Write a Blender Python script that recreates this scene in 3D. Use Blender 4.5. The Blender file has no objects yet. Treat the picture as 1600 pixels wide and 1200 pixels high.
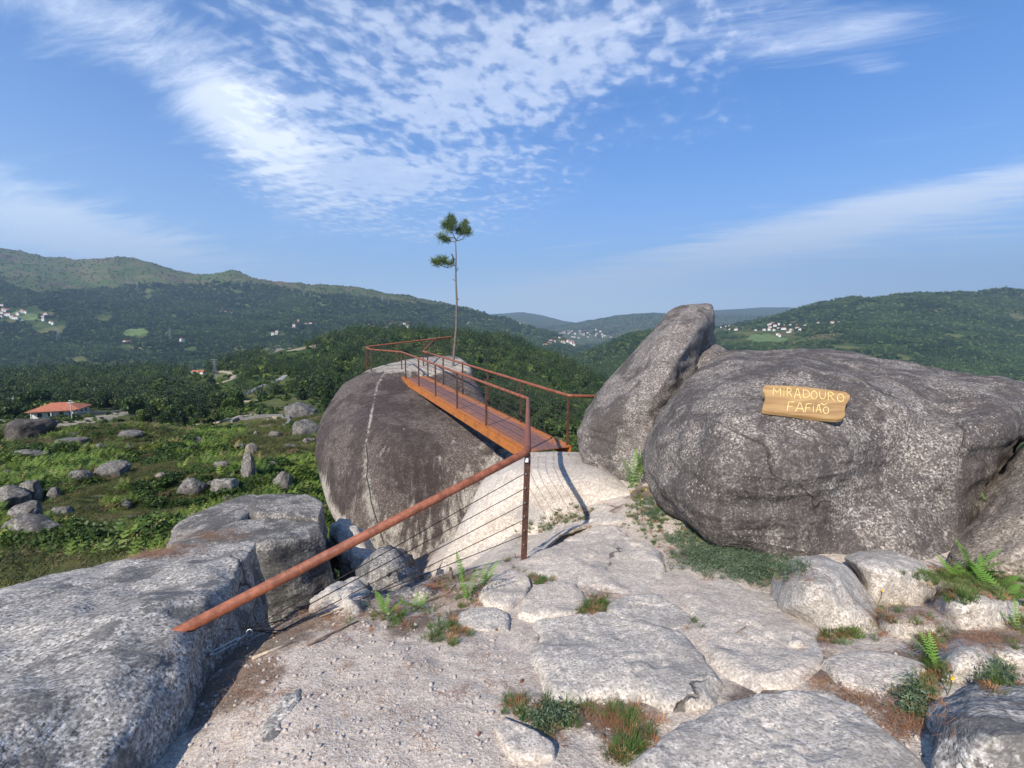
import bpy, bmesh, math, random
import numpy as np
from mathutils import Vector, Matrix
from mathutils.bvhtree import BVHTree
rnd = random.Random(7)
NR = np.random.RandomState(7)
scene = bpy.context.scene
COL = scene.collection
F = 760.0                     # focal length, for a picture 1600 wide
TH = math.radians(7.5)        # camera pitched down
CT, ST = math.cos(TH), math.sin(TH)

# ------------------------------------------------------------------ geometry helpers
def ray(px, py):
    xc = (px-800)/F; yc = (600-py)/F
    return Vector((xc, CT+ST*yc, -ST+CT*yc))
def P(px, py, Y):
    d = ray(px, py); return d*(Y/d.y)

def _hash(ix, iy, iz, seed):
    n = (ix.astype(np.int64)*73856093) ^ (iy.astype(np.int64)*19349663) ^ (iz.astype(np.int64)*83492791) ^ (seed*2654435)
    n = (n ^ (n >> 13))*1274126177
    n = n ^ (n >> 16)
    return (n & 0xffff)/32767.5-1.0
def vnoise(p, seed=0):
    i = np.floor(p).astype(np.int64); f = p-i; u = f*f*f*(f*(f*6-15)+10)
    r = 0
    for a in (0, 1):
        for b in (0, 1):
            for c in (0, 1):
                w = (u[:, 0] if a else 1-u[:, 0])*(u[:, 1] if b else 1-u[:, 1])*(u[:, 2] if c else 1-u[:, 2])
                r = r + w*_hash(i[:, 0]+a, i[:, 1]+b, i[:, 2]+c, seed)
    return r
def fbm(p, oct=4, seed=0, gain=.5, lac=2.03):
    r = 0; a = 1; q = p.copy()
    for o in range(oct):
        r = r+a*vnoise(q, seed+o*17); a *= gain; q = q*lac+3.1
    return r

def mkmesh(name, v, f, smooth=True):
    me = bpy.data.meshes.new(name)
    v = np.asarray(v, dtype=np.float32)
    if isinstance(f, np.ndarray):
        k = f.shape[1]
        me.vertices.add(len(v)); me.vertices.foreach_set('co', v.ravel())
        me.loops.add(f.size); me.loops.foreach_set('vertex_index', f.astype(np.int32).ravel())
        me.polygons.add(len(f)); me.polygons.foreach_set('loop_start', np.arange(0, f.size, k, dtype=np.int32))
        me.polygons.foreach_set('loop_total', np.full(len(f), k, dtype=np.int32))
        me.update(calc_edges=True)
    else:
        me.from_pydata([tuple(map(float, q)) for q in v], [], f)
    if smooth:
        me.polygons.foreach_set('use_smooth', np.ones(len(me.polygons), dtype=bool))
    me.update()
    return me
def link(name, me, mat=None, parent=None, loc=(0, 0, 0)):
    o = bpy.data.objects.new(name, me); COL.objects.link(o)
    o.location = loc
    if mat is not None and me is not None:
        for m in (mat if isinstance(mat, (list, tuple)) else [mat]): me.materials.append(m)
    if parent is not None: o.parent = parent
    return o
def obj(name, v, f, mat, parent=None, origin=None, smooth=True):
    """origin: world point the mesh is measured from (v in world, relative to parent's location)"""
    v = np.asarray(v, dtype=np.float64)
    base = np.array(origin if origin is not None else (0, 0, 0), dtype=float)
    me = mkmesh(name, v-base, f, smooth)
    if parent is not None:
        loc = base-np.array(parent.location)
    else: loc = base
    return link(name, me, mat, parent, tuple(loc))
def tag(o, label=None, cat=None, group=None, kind=None):
    if label: o['label'] = label
    if cat: o['category'] = cat
    if group: o['group'] = group
    if kind: o['kind'] = kind
    return o
def empty(name, loc, rz=0):
    o = bpy.data.objects.new(name, None); COL.objects.link(o)
    o.location = loc; o.rotation_euler = (0, 0, rz); o.empty_display_size = .2
    return o
def copy_tree(o, parent=None):
    c = o.copy(); COL.objects.link(c)
    if parent is not None: c.parent = parent
    for ch in list(o.children): copy_tree(ch, c)
    return c
def attr(me, name, vals):
    a = me.attributes.new(name, 'FLOAT', 'POINT'); a.data.foreach_set('value', np.asarray(vals, dtype=np.float32))

class MB:
    def __init__(s): s.v = []; s.f = []; s.n = 0
    def add(s, v, f):
        b = s.n; s.v += [tuple(q) for q in v]; s.f += [tuple(i+b for i in q) for q in f]; s.n += len(v)
    def tube(s, pts, r, n=10, caps=True):
        pts = [Vector(p) for p in pts]; m = len(pts); rs = r if isinstance(r, (list, tuple)) else [r]*m
        V = []; up = None
        for i, p in enumerate(pts):
            t = (pts[min(i+1, m-1)]-pts[max(i-1, 0)]).normalized()
            if up is None: up = Vector((0, 0, 1)) if abs(t.z) < .9 else Vector((1, 0, 0))
            a = t.cross(up).normalized(); b = a.cross(t).normalized(); up = b
            for k in range(n):
                g = 2*math.pi*k/n; V.append(p+(a*math.cos(g)+b*math.sin(g))*rs[i])
        Fc = []
        for i in range(m-1):
            for k in range(n):
                Fc.append((i*n+k, i*n+(k+1) % n, (i+1)*n+(k+1) % n, (i+1)*n+k))
        if caps: Fc.append(tuple(range(n-1, -1, -1))); Fc.append(tuple((m-1)*n+k for k in range(n)))
        s.add(V, Fc)
    def box(s, c, ax, ay, az):
        """c centre, ax/ay/az half-extent vectors"""
        c = Vector(c); ax = Vector(ax); ay = Vector(ay); az = Vector(az)
        V = [c+ax*i+ay*j+az*k for i in (-1, 1) for j in (-1, 1) for k in (-1, 1)]
        s.add(V, [(0, 1, 3, 2), (4, 6, 7, 5), (0, 4, 5, 1), (2, 3, 7, 6), (0, 2, 6, 4), (1, 5, 7, 3)])
    def build(s, name, mat, parent=None, origin=None, smooth=False):
        return obj(name, np.array(s.v), s.f, mat, parent, origin, smooth)

# ------------------------------------------------------------------ materials
def newmat(name):
    m = bpy.data.materials.new(name); m.use_nodes = True
    nt = m.node_tree; nt.nodes.clear()
    out = nt.nodes.new('ShaderNodeOutputMaterial'); bs = nt.nodes.new('ShaderNodeBsdfPrincipled')
    nt.links.new(bs.outputs[0], out.inputs[0])
    return m, nt, bs
class NT:
    def __init__(s, nt): s.nt = nt
    def n(s, t, **kw):
        q = s.nt.nodes.new(t)
        for k, v in kw.items():
            if k in q.inputs: pass
            setattr(q, k, v)
        return q
    def l(s, a, b): s.nt.links.new(a, b)
    def noise(s, co, scale, detail=3, rough=.55, dist=0, dim='3D'):
        q = s.n('ShaderNodeTexNoise'); q.inputs['Scale'].default_value = scale; q.inputs['Detail'].default_value = detail
        q.inputs['Roughness'].default_value = rough; q.inputs['Distortion'].default_value = dist
        if co is not None: s.l(co, q.inputs['Vector'])
        return q.outputs['Fac']
    def vor(s, co, scale, feat='F1', out='Distance', rand=1):
        q = s.n('ShaderNodeTexVoronoi', feature=feat); q.inputs['Scale'].default_value = scale
        q.inputs['Randomness'].default_value = rand
        if co is not None: s.l(co, q.inputs['Vector'])
        return q.outputs[out]
    def mapr(s, x, a, b, c=0, d=1, smooth=True):
        q = s.n('ShaderNodeMapRange'); q.interpolation_type = 'SMOOTHSTEP' if smooth else 'LINEAR'
        s.l(x, q.inputs[0])
        for i, v in enumerate((a, b, c, d)): q.inputs[i+1].default_value = v
        return q.outputs[0]
    def math(s, op, a, b=None, c=None, clamp=False):
        q = s.n('ShaderNodeMath', operation=op); q.use_clamp = clamp
        for i, x in enumerate((a, b, c)):
            if x is None: continue
            if isinstance(x, (int, float)): q.inputs[i].default_value = x
            else: s.l(x, q.inputs[i])
        return q.outputs[0]
    def mix(s, fac, a, b, mode='MIX'):
        q = s.n('ShaderNodeMix', data_type='RGBA', blend_type=mode)
        if isinstance(fac, (int, float)): q.inputs[0].default_value = fac
        else: s.l(fac, q.inputs[0])
        for i, x in ((6, a), (7, b)):
            if isinstance(x, (tuple, list)): q.inputs[i].default_value = (*x[:3], 1)
            else: s.l(x, q.inputs[i])
        return q.outputs[2]
    def scale(s, co, v):
        q = s.n('ShaderNodeVectorMath', operation='MULTIPLY'); s.l(co, q.inputs[0]); q.inputs[1].default_value = v
        return q.outputs[0]
    def bump(s, h, dist, strength=1, nrm=None):
        q = s.n('ShaderNodeBump'); q.inputs['Distance'].default_value = dist; q.inputs['Strength'].default_value = strength
        s.l(h, q.inputs['Height'])
        if nrm is not None: s.l(nrm, q.inputs['Normal'])
        return q.outputs[0]
    def attr(s, name):
        q = s.n('ShaderNodeAttribute'); q.attribute_name = name; return q.outputs['Fac']
    def obj_co(s): return s.n('ShaderNodeTexCoord').outputs['Object']
    def pos(s): return s.n('ShaderNodeNewGeometry').outputs['Position']
    def rand(s): return s.n('ShaderNodeObjectInfo').outputs['Random']

def granite(name, light, mid, dark, stain=None, stain_amt=.5, stain_scale=1.2, flecks=.5, grain=80, layer=0., streak=False, egg=False, bump=1., crackscale=.8):
    m, nt, bs = newmat(name); g = NT(nt); co = g.obj_co()
    a = g.noise(co, grain, 2.5, .65)
    b = g.noise(co, grain*.32, 3, .6)
    s1 = g.mapr(a, .36, .50)
    c = g.mix(s1, dark, mid)
    s2 = g.mapr(a, .54, .66)
    c = g.mix(s2, c, light)
    vc = g.n('ShaderNodeSeparateColor'); g.l(g.vor(co, grain*1.7, out='Color'), vc.inputs[0])
    c = g.mix(g.math('MULTIPLY', g.math('GREATER_THAN', vc.outputs[0], .78), .5), c, tuple(min(.8, x*1.12) for x in light))
    c = g.mix(g.math('MULTIPLY', g.math('LESS_THAN', vc.outputs[1], .14), .5), c, dark)
    mot = g.noise(co, 4.3, 5, .68, .3)
    c = g.mix(g.math('MULTIPLY', g.mapr(mot, .5, .66), .45), c, tuple(x*.45 for x in mid))
    pb = g.mapr(b, .38, .62)
    c = g.mix(g.math('MULTIPLY', g.math('SUBTRACT', 1, pb), .55), c, tuple(x*.55 for x in mid))
    big = g.noise(co, stain_scale, 5, .62, .4)
    if stain is not None:
        e = .5-(stain_amt-.5)*.45
        sm = g.mapr(g.math('ADD', big, g.math('MULTIPLY', g.math('SUBTRACT', g.noise(co, stain_scale*6, 4, .65), .5), .25)), e-.05, e+.05)
        if streak:
            st = g.noise(g.scale(co, (7, 7, .8)), 1, 5, .6, .5)
            sm2 = g.mapr(st, .40, .54)
            sm = g.math('MULTIPLY', sm, g.math('ADD', g.math('MULTIPLY', sm2, .4), .6))
        stc = g.mix(s2, stain, tuple(x*1.7 for x in stain))
        c = g.mix(g.math('MULTIPLY', sm, .82), c, stc)
    if flecks > 0:
        v = g.vor(g.scale(co, (1, 1, .8)), 33)
        v2 = g.noise(co, 60, 3, .6); v3 = g.noise(co, 3.0, 2, .5)
        thr = g.math('ADD', .08, g.math('MULTIPLY', g.mapr(v3, .35, .65), .30*flecks))
        fl = g.math('LESS_THAN', g.math('ADD', v, g.math('MULTIPLY', v2, .34)), g.math('ADD', thr, .06))
        c = g.mix(g.math('MULTIPLY', fl, .6), c, (.46, .42, .36))
    cw_ = g.n('ShaderNodeVectorMath', operation='ADD'); nw = g.n('ShaderNodeTexNoise'); nw.inputs['Scale'].default_value = 1.1; nw.inputs['Detail'].default_value = 6; g.l(co, nw.inputs['Vector'])
    nm = g.scale(nw.outputs['Color'], (.9, .9, .9)); g.l(co, cw_.inputs[0]); g.l(nm, cw_.inputs[1])
    ce = g.vor(cw_.outputs[0], crackscale, 'DISTANCE_TO_EDGE'); cmask = g.mapr(g.noise(co, 1.1, 3, .5), .56, .66)
    ckl = g.math('MULTIPLY', g.mapr(ce, .002, .010, 1, 0), cmask)
    c = g.mix(g.math('MULTIPLY', ckl, .75), c, (.045, .036, .03))
    if egg:
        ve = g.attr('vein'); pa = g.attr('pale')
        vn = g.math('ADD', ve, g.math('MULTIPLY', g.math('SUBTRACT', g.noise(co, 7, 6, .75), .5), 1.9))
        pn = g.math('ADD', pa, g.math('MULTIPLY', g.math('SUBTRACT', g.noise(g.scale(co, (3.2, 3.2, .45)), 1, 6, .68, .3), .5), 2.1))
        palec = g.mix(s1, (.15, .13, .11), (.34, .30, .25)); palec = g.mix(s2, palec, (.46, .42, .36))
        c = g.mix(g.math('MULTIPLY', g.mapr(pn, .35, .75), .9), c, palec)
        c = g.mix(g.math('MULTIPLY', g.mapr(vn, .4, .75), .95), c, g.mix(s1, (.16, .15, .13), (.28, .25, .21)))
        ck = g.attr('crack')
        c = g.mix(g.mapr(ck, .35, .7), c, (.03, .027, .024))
    nt.links.new(c, bs.inputs['Base Color'])
    bs.inputs['Roughness'].default_value = .9; bs.inputs['Specular IOR Level'].default_value = .25
    n1 = g.bump(g.noise(co, 7, 5, .55), .02, .5*bump)
    h = g.bump(g.math('MULTIPLY', ckl, -1), .02, .8, n1)
    if layer > 0:
        la = g.noise(g.scale(co, (1.2, 1.6, 7)), 1.5, 4, .6, .8)
        h = g.bump(la, .03, layer, h)
    h = g.bump(g.noise(co, grain*.75, 3, .7), .007, .8*bump, h)
    nt.links.new(h, bs.inputs['Normal'])
    return m

M = {}
M['gran_light'] = granite('pale_granite', (.70, .62, .53), (.50, .44, .37), (.22, .19, .16), stain=(.25, .225, .20), stain_amt=.3, stain_scale=3, flecks=0, grain=70)
M['gran_path'] = granite('path_granite', (.70, .61, .51), (.56, .48, .395), (.29, .24, .19), stain=(.30, .275, .25), stain_amt=.25, stain_scale=2.2, flecks=0, grain=75)
M['gran_grey'] = granite('weathered_grey_granite', (.66, .61, .54), (.35, .315, .275), (.085, .075, .065), stain=(.10, .094, .088), stain_amt=.36, stain_scale=4, flecks=0, grain=55, layer=.8)
M['gran_block'] = granite('block_granite', (.54, .49, .43), (.26, .235, .205), (.065, .06, .055), stain=(.07, .065, .06), stain_amt=.5, stain_scale=2.2, flecks=.2, grain=45, layer=.6)
M['gran_sign'] = granite('lichen_granite', (.44, .39, .34), (.16, .135, .115), (.045, .038, .035), stain=(.052, .043, .04), stain_amt=.56, stain_scale=1.7, flecks=.85, grain=48, streak=True)
M['gran_point'] = granite('brown_lichen_granite', (.40, .355, .315), (.175, .148, .128), (.05, .042, .037), stain=(.055, .046, .04), stain_amt=.42, stain_scale=1.5, flecks=.6, grain=48)
M['gran_brown'] = granite('brown_granite', (.46, .39, .31), (.25, .205, .16), (.08, .065, .05), stain=(.10, .08, .062), stain_amt=.3, stain_scale=2, flecks=.1, grain=45)
M['gran_egg'] = granite('dark_patina_granite', (.22, .18, .155), (.095, .074, .063), (.034, .026, .024), stain=(.034, .024, .022), stain_amt=.5, stain_scale=.55, flecks=.3, grain=30, streak=True, egg=True)
M['gran_dark'] = granite('dark_overhang_granite', (.22, .19, .17), (.095, .078, .068), (.04, .033, .03), stain=(.04, .034, .03), stain_amt=.5, stain_scale=.7, flecks=0, grain=14)
M['gran_far'] = granite('hillside_granite', (.33, .305, .275), (.175, .158, .14), (.055, .05, .045), stain=(.07, .063, .056), stain_amt=.5, stain_scale=1.2, flecks=0, grain=14)

def simple(name, col, rough=.7, metal=0, var=.15, scale=8, bump=0, spec=.4):
    m, nt, bs = newmat(name); g = NT(nt); co = g.obj_co()
    n = g.noise(co, scale, 4, .6)
    c = g.mix(g.mapr(n, .3, .7), tuple(x*(1-var) for x in col), tuple(min(1, x*(1+var)) for x in col))
    nt.links.new(c, bs.inputs['Base Color'])
    bs.inputs['Roughness'].default_value = rough; bs.inputs['Metallic'].default_value = metal
    bs.inputs['Specular IOR Level'].default_value = spec
    if bump: nt.links.new(g.bump(n, bump, .6), bs.inputs['Normal'])
    return m
def rust(name, c1, c2, scale=25, rough=.62):
    m, nt, bs = newmat(name); g = NT(nt); co = g.obj_co()
    n = g.noise(co, scale, 5, .65); n2 = g.noise(co, 3, 3, .5); n3 = g.noise(co, 160, 2, .6)
    c = g.mix(g.mapr(n, .35, .65), c1, c2)
    c = g.mix(g.math('MULTIPLY', g.mapr(g.noise(co, 7, 5, .7), .48, .62), .6), c, tuple(x*.5 for x in c1))
    c = g.mix(g.math('MULTIPLY', g.mapr(n3, .5, .75), .35), c, tuple(min(1, x*1.5) for x in c2))
    nt.links.new(c, bs.inputs['Base Color']); bs.inputs['Roughness'].default_value = rough
    bs.inputs['Specular IOR Level'].default_value = .35
    nt.links.new(g.bump(n3, .002, .5), bs.inputs['Normal'])
    return m
M['rail'] = rust('rusted_tube', (.17, .055, .029), (.27, .09, .046))
M['post'] = rust('dark_rusted_post', (.055, .030, .022), (.13, .055, .032))
M['girder'] = rust('orange_rust', (.30, .095, .022), (.46, .16, .038))
M['cable'] = simple('steel_cable', (.05, .035, .03), .5, .3)
M['zinc'] = simple('galvanised_steel', (.42, .44, .46), .38, .8, .2, 40)
def deckmat():
    m, nt, bs = newmat('corten_deck'); g = NT(nt); co = g.obj_co()
    e = g.attr('edge'); n = g.noise(co, 14, 5, .65); n2 = g.noise(co, 2.5, 3, .6)
    w = g.mapr(g.math('ADD', e, g.math('MULTIPLY', g.math('SUBTRACT', n2, .5), .9)), .35, .8)
    a = g.mix(g.mapr(n, .3, .7), (.15, .066, .045), (.25, .115, .078))
    b = g.mix(g.mapr(n, .3, .7), (.34, .115, .035), (.48, .18, .06))
    nt.links.new(g.mix(w, a, b), bs.inputs['Base Color']); bs.inputs['Roughness'].default_value = .42
    return m
M['deck'] = deckmat()
M['label'] = simple('pale_tag', (.6, .62, .66), .4)
def woodmat():
    m, nt, bs = newmat('sign_wood'); g = NT(nt); co = g.obj_co()
    w = g.noise(g.scale(co, (2.2, 2.2, 26)), 1, 5, .6, .6)
    c = g.mix(g.mapr(w, .35, .65), (.27, .155, .06), (.42, .26, .105))
    k = g.noise(g.scale(co, (3, 3, 60)), 1, 3, .6)
    c = g.mix(g.math('MULTIPLY', g.mapr(k, .55, .7), .4), c, (.24, .12, .05))
    nt.links.new(c, bs.inputs['Base Color']); bs.inputs['Roughness'].default_value = .5
    nt.links.new(g.bump(w, .004, .6), bs.inputs['Normal'])
    return m
M['wood'] = woodmat()
M['letter'] = simple('pale_yellow_paint', (.74, .60, .24), .6, 0, .25, 60)
M['bark'] = simple('pine_bark', (.12, .10, .088), .9, 0, .3, 14, .01)
M['twig'] = simple('dry_twig', (.20, .14, .10), .9, 0, .35, 30)
M['driftwood'] = simple('bleached_stick', (.42, .34, .25), .8, 0, .25, 20)
M['cone'] = simple('pine_cone', (.14, .06, .035), .8, 0, .3, 60, .004)
def leafmat(name, c1, c2, c3=None, trans=.25, rough=.55, rscale=None, vscale=.15):
    m, nt, bs = newmat(name); g = NT(nt)
    r = g.rand()
    n = g.noise(g.pos(), vscale, 3, .6)
    k = g.math('ADD', g.math('MULTIPLY', r, .45), g.math('MULTIPLY', g.mapr(n, .38, .66), .55))
    c = g.mix(k, c1, c2)
    if c3 is not None: c = g.mix(g.mapr(r, .84, .97), c, c3)
    nt.links.new(c, bs.inputs['Base Color']); bs.inputs['Roughness'].default_value = rough
    bs.inputs['Specular IOR Level'].default_value = .25
    if trans:
        tr = g.n('ShaderNodeBsdfTranslucent'); g.l(c, tr.inputs[0]); mx = g.n('ShaderNodeMixShader'); mx.inputs[0].default_value = trans
        g.l(bs.outputs[0], mx.inputs[1]); g.l(tr.outputs[0], mx.inputs[2])
        g.l(mx.outputs[0], nt.nodes['Material Output'].inputs[0])
    return m
M['fern'] = leafmat('fern_green', (.10, .20, .03), (.18, .33, .055), vscale=5)
M['bracken'] = leafmat('bracken_green', (.035, .075, .014), (.19, .26, .035), (.22, .18, .06), vscale=.45)
M['heath'] = leafmat('heath_olive', (.045, .06, .018), (.15, .15, .042), (.21, .15, .08), vscale=.8)
M['gorse'] = leafmat('gorse_green', (.028, .055, .014), (.075, .12, .025), (.14, .16, .03), vscale=.5)
M['grassy'] = leafmat('fresh_grass', (.07, .13, .03), (.14, .19, .055), (.20, .17, .08), vscale=4)
M['greyshrub'] = leafmat('grey_green_shrub', (.07, .105, .06), (.15, .20, .115), vscale=6)
M['straw'] = leafmat('dry_needles', (.22, .095, .045), (.38, .20, .10), (.42, .30, .16), trans=.1, vscale=6)
M['broad'] = leafmat('broadleaf_green', (.016, .038, .011), (.09, .14, .03), (.17, .21, .05), trans=.15, vscale=.02)
M['conif'] = leafmat('conifer_green', (.011, .024, .010), (.044, .07, .023), (.09, .115, .036), trans=.1, vscale=.02)
M['farwood'] = leafmat('distant_wood_green', (.010, .024, .012), (.062, .10, .034), (.12, .155, .05), trans=0, vscale=.005, rough=.9)
M['pineleaf'] = leafmat('pine_needle_green', (.06, .095, .025), (.13, .17, .04), trans=.2, vscale=3)
M['yellow'] = simple('yellow_petal', (.75, .50, .03), .6)
M['pebble'] = simple('pebble', (.40, .345, .30), .9, 0, .4, 5)
M['plaster'] = simple('white_plaster', (.58, .57, .54), .8, 0, .06, 1)
M['stonewall'] = granite('stone_wall', (.36, .34, .31), (.22, .205, .19), (.06, .055, .05), flecks=0, grain=7)
M['roof'] = simple('clay_tile', (.34, .115, .06), .8, 0, .2, 1.5)
M['window'] = simple('dark_window', (.03, .035, .045), .25)
M['concrete'] = simple('pale_concrete', (.42, .40, .38), .85, 0, .1, 1)
M['pylon'] = simple('pylon_steel', (.30, .31, .33), .5, .4)
M['track'] = simple('sandy_track', (.27, .225, .16), .95, 0, .25, .6)
M['asphalt'] = simple('grey_road', (.215, .21, .205), .9, 0, .12, .4)
M['field'] = simple('meadow', (.095, .14, .038), .95, 0, .2, .05)
M['soil'] = simple('brown_field', (.19, .155, .10), .95, 0, .25, .3)
M['feather'] = simple('dark_feather', (.02, .02, .024), .6)

# ------------------------------------------------------------------ rocks
def rock_noise(v, big, bs, small, ss, seed, layer=0):
    n = np.zeros(len(v)); small *= .45; layer *= .6
    n += big*fbm(v/bs, 3, seed)
    n += small*fbm(v/ss, 3, seed+50)
    if layer:
        q = v.copy(); q[:, 2] *= 5; n += layer*np.abs(fbm(q/1.1, 3, seed+80))*-1
    return n
def vnormals(me):
    n = np.zeros(len(me.vertices)*3, dtype=np.float32); me.vertices.foreach_get('normal', n); return n.reshape(-1, 3).astype(float)
def vcoords(me):
    n = np.zeros(len(me.vertices)*3, dtype=np.float32); me.vertices.foreach_get('co', n); return n.reshape(-1, 3).astype(float)
BVHS = []
def keep(v, f): BVHS.append(BVHTree.FromPolygons([tuple(q) for q in v], [tuple(map(int, q)) for q in f]))
def finish_rock(name, v, f, mat, big, bs, small, ss, seed, layer=0, label=None, cat='rock', group=None, hit=True):
    tmp = mkmesh('tmp', v, f); n = vnormals(tmp); bpy.data.meshes.remove(tmp)
    d = rock_noise(v, big, bs, small, ss, seed, layer)
    v = v+n*d[:, None]
    lo = v[:, 2].min(); c = np.array([v[:, 0].mean(), v[:, 1].mean(), lo])
    o = obj(name, v, f, mat, None, c)
    tag(o, label, cat, group)
    if hit: keep(v, f)
    return o, v
def smooth_closed(x, n):
    return x
def catmull(pts, n):
    pts = np.array(pts, float); m = len(pts)
    seg = np.linalg.norm(np.roll(pts, -1, 0)[:, :2]-pts[:, :2], axis=1); cum = np.r_[0, np.cumsum(seg)]
    t = np.linspace(0, cum[-1], n, endpoint=False); out = []
    for q in t:
        i = min(np.searchsorted(cum, q, 'right')-1, m-1); u = (q-cum[i])/max(seg[i], 1e-9)
        p0, p1, p2, p3 = pts[i-1], pts[i], pts[(i+1) % m], pts[(i+2) % m]
        out.append(.5*((2*p1)+(-p0+p2)*u+(2*p0-5*p1+4*p2-p3)*u*u+(-p0+3*p1-3*p2+p3)*u**3)*.6+.4*(p1*(1-u)+p2*u))
    return np.array(out)
def boulder(name, outline, centre, T, mat, p=2.2, n=160, rings=46, big=.05, bs=.7, small=.012, ss=.14, seed=1, layer=0, label=None, group=None, attrs=None, depthfn=None, hit=True, cat='boulder', clamp=True):
    """closed rock: outline [(px,py,Y)], centre (px,py,Y) of the face towards the path, T thickness behind"""
    if clamp:
        ol = []
        for a, b, y in outline:
            if y < 11 and b > 690:
                yg = hitG(a, b).y
                if .8 < yg < y: y = yg+.08
            ol.append((a, b, y))
        outline = ol
        ys_e = [q[2] for q in ol]
        if min(ys_e) < 3.2 and name != 'brown_boulder': centre = (centre[0], centre[1], min(centre[2], min(ys_e)+.12*(max(ys_e)-min(ys_e))))
    o = catmull(outline, n); c = np.array(centre, float)
    E = np.array([P(*q) for q in o])
    Cm = E.mean(0); bdir = np.array(Cm)/np.linalg.norm(Cm)
    if Cm[1] > 9: bdir = np.array((0, 1., 0))
    V = [P(*c)]; ringidx = []
    rr = np.sin(np.linspace(0, 1, rings+1)[1:]*math.pi/2)**.85
    for r in rr:
        w = 1-(1-r**p)**(1/p) if r < 1 else 1
        q = c+(o-c)*r
        Yv = c[2]+(o[:, 2]-c[2])*w
        if depthfn is not None: Yv = Yv+depthfn(q, r)*(1-r**6)
        V += [P(a, b, y) for (a, b), y in zip(q[:, :2], Yv)]
    base = len(V)
    for r in rr[::-1][1:]:
        k = (1-r**p)**(1/p)
        q = Cm+(E-Cm)*r+bdir*(T*k)
        V += [tuple(x) for x in q]
    V.append(tuple(Cm+bdir*T))
    V = np.array([tuple(x) for x in V]); nr = 2*len(rr)-1
    Fc = []
    for k in range(n): Fc.append((0, 1+(k+1) % n, 1+k))
    for i in range(nr-1):
        a = 1+i*n; b = a+n
        for k in range(n): Fc.append((a+k, a+(k+1) % n, b+(k+1) % n, b+k))
    a = 1+(nr-1)*n
    for k in range(n): Fc.append((a+k, a+(k+1) % n, len(V)-1))
    ob, v = finish_rock(name, V, Fc, mat, big, bs, small, ss, seed, layer, label, cat, group, hit)
    return ob, v, V
def hullrock(name, pts, mat, voxel=.035, smooth=6, big=.03, bs=.5, small=.012, ss=.13, seed=1, layer=0, label=None, group=None, cat='rock', drop=None, hit=True):
    pts = [Vector(q) for q in pts]
    if drop is not None: pts += [Vector((q.x, q.y, drop)) for q in pts]
    bm = bmesh.new()
    for q in pts: bm.verts.new(q)
    r = bmesh.ops.convex_hull(bm, input=bm.verts)
    for e in r['geom_interior']+r['geom_unused']:
        if isinstance(e, bmesh.types.BMVert) and e.is_valid: bm.verts.remove(e)
    me = bpy.data.meshes.new('h'); bm.to_mesh(me); bm.free()
    o = bpy.data.objects.new('h', me); COL.objects.link(o)
    md = o.modifiers.new('r', 'REMESH'); md.mode = 'VOXEL'; md.voxel_size = voxel
    sm = o.modifiers.new('s', 'SMOOTH'); sm.iterations = smooth; sm.factor = .5
    dg = bpy.context.evaluated_depsgraph_get(); ev = o.evaluated_get(dg); em = ev.to_mesh()
    v = vcoords(em); f = [tuple(q.vertices) for q in em.polygons]
    ev.to_mesh_clear(); bpy.data.objects.remove(o); bpy.data.meshes.remove(me)
    ob, v = finish_rock(name, v, f, mat, big, bs, small, ss, seed, layer, label, cat, group, hit)
    return ob

# ---- near ground: thin-plate surface through surveyed points
GC = [P(*q) for q in [
 (800, 1200, 1.55), (400, 1200, 1.6), (1200, 1200, 1.5), (1600, 1200, 1.4), (600, 1000, 2.6), (1000, 1000, 2.5), (1300, 1000, 2.35), (1600, 1000, 2.2),
 (818, 875, 4.0), (560, 945, 3.1), (650, 920, 3.7), (700, 890, 4.3), (950, 850, 4.3), (1000, 800, 5.2), (960, 770, 6.0), (1100, 870, 4.0), (1200, 905, 3.5),
 (1400, 950, 2.9), (1600, 930, 2.9), (380, 1050, 2.25), (300, 1130, 1.95), (450, 985, 2.75), (800, 1050, 2.2)]]
GC += [Vector(q) for q in [(0, -2, -1.5), (3, -2, -1.4), (-2.6, -2, -1.6), (-2.4, 4.2, -3.3), (-1.6, 5.4, -3.6), (-.6, 6, -3.5), (-3.4, 2.4, -3.0), (.6, 7.8, -2.6), (-.1, 9.3, -3.8), (1.2, 9.4, -3.4),
 (-3.4, 0, -2.2), (2.0, 6, -2.1), (4, 5, -1.9), (6, 3, -1.6), (6, 6, -2), (3, 9, -2.4), (-1.8, 3.7, -2.5), (6, 0, -1.3), (-1.1, 4.9, -3.1)]]
gp = np.array([tuple(q) for q in GC])
def tps_k(d): return np.where(d > 1e-9, d*d*np.log(d+1e-12), 0)
def tps_fit(p):
    n = len(p); D = np.linalg.norm(p[:, None, :2]-p[None, :, :2], axis=2); K = tps_k(D)+np.eye(n)*.15
    Q = np.c_[np.ones(n), p[:, :2]]; A = np.block([[K, Q], [Q.T, np.zeros((3, 3))]])
    return np.linalg.solve(A, np.r_[p[:, 2], 0, 0, 0])
gw = tps_fit(gp)
def G0(xy):
    xy = np.atleast_2d(xy); D = np.linalg.norm(xy[:, None, :]-gp[None, :, :2], axis=2)
    return tps_k(D)@gw[:-3]+gw[-3]+xy@gw[-2:]
def Gz(xy):
    xy = np.atleast_2d(np.asarray(xy, float)); out = np.concatenate([G0(c) for c in np.array_split(xy, max(1, len(xy)//20000))])
    p3 = np.c_[xy, np.zeros(len(xy))]
    return out+.03*fbm(p3/.9, 3, 5)+.008*fbm(p3/.16, 3, 9)
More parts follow.
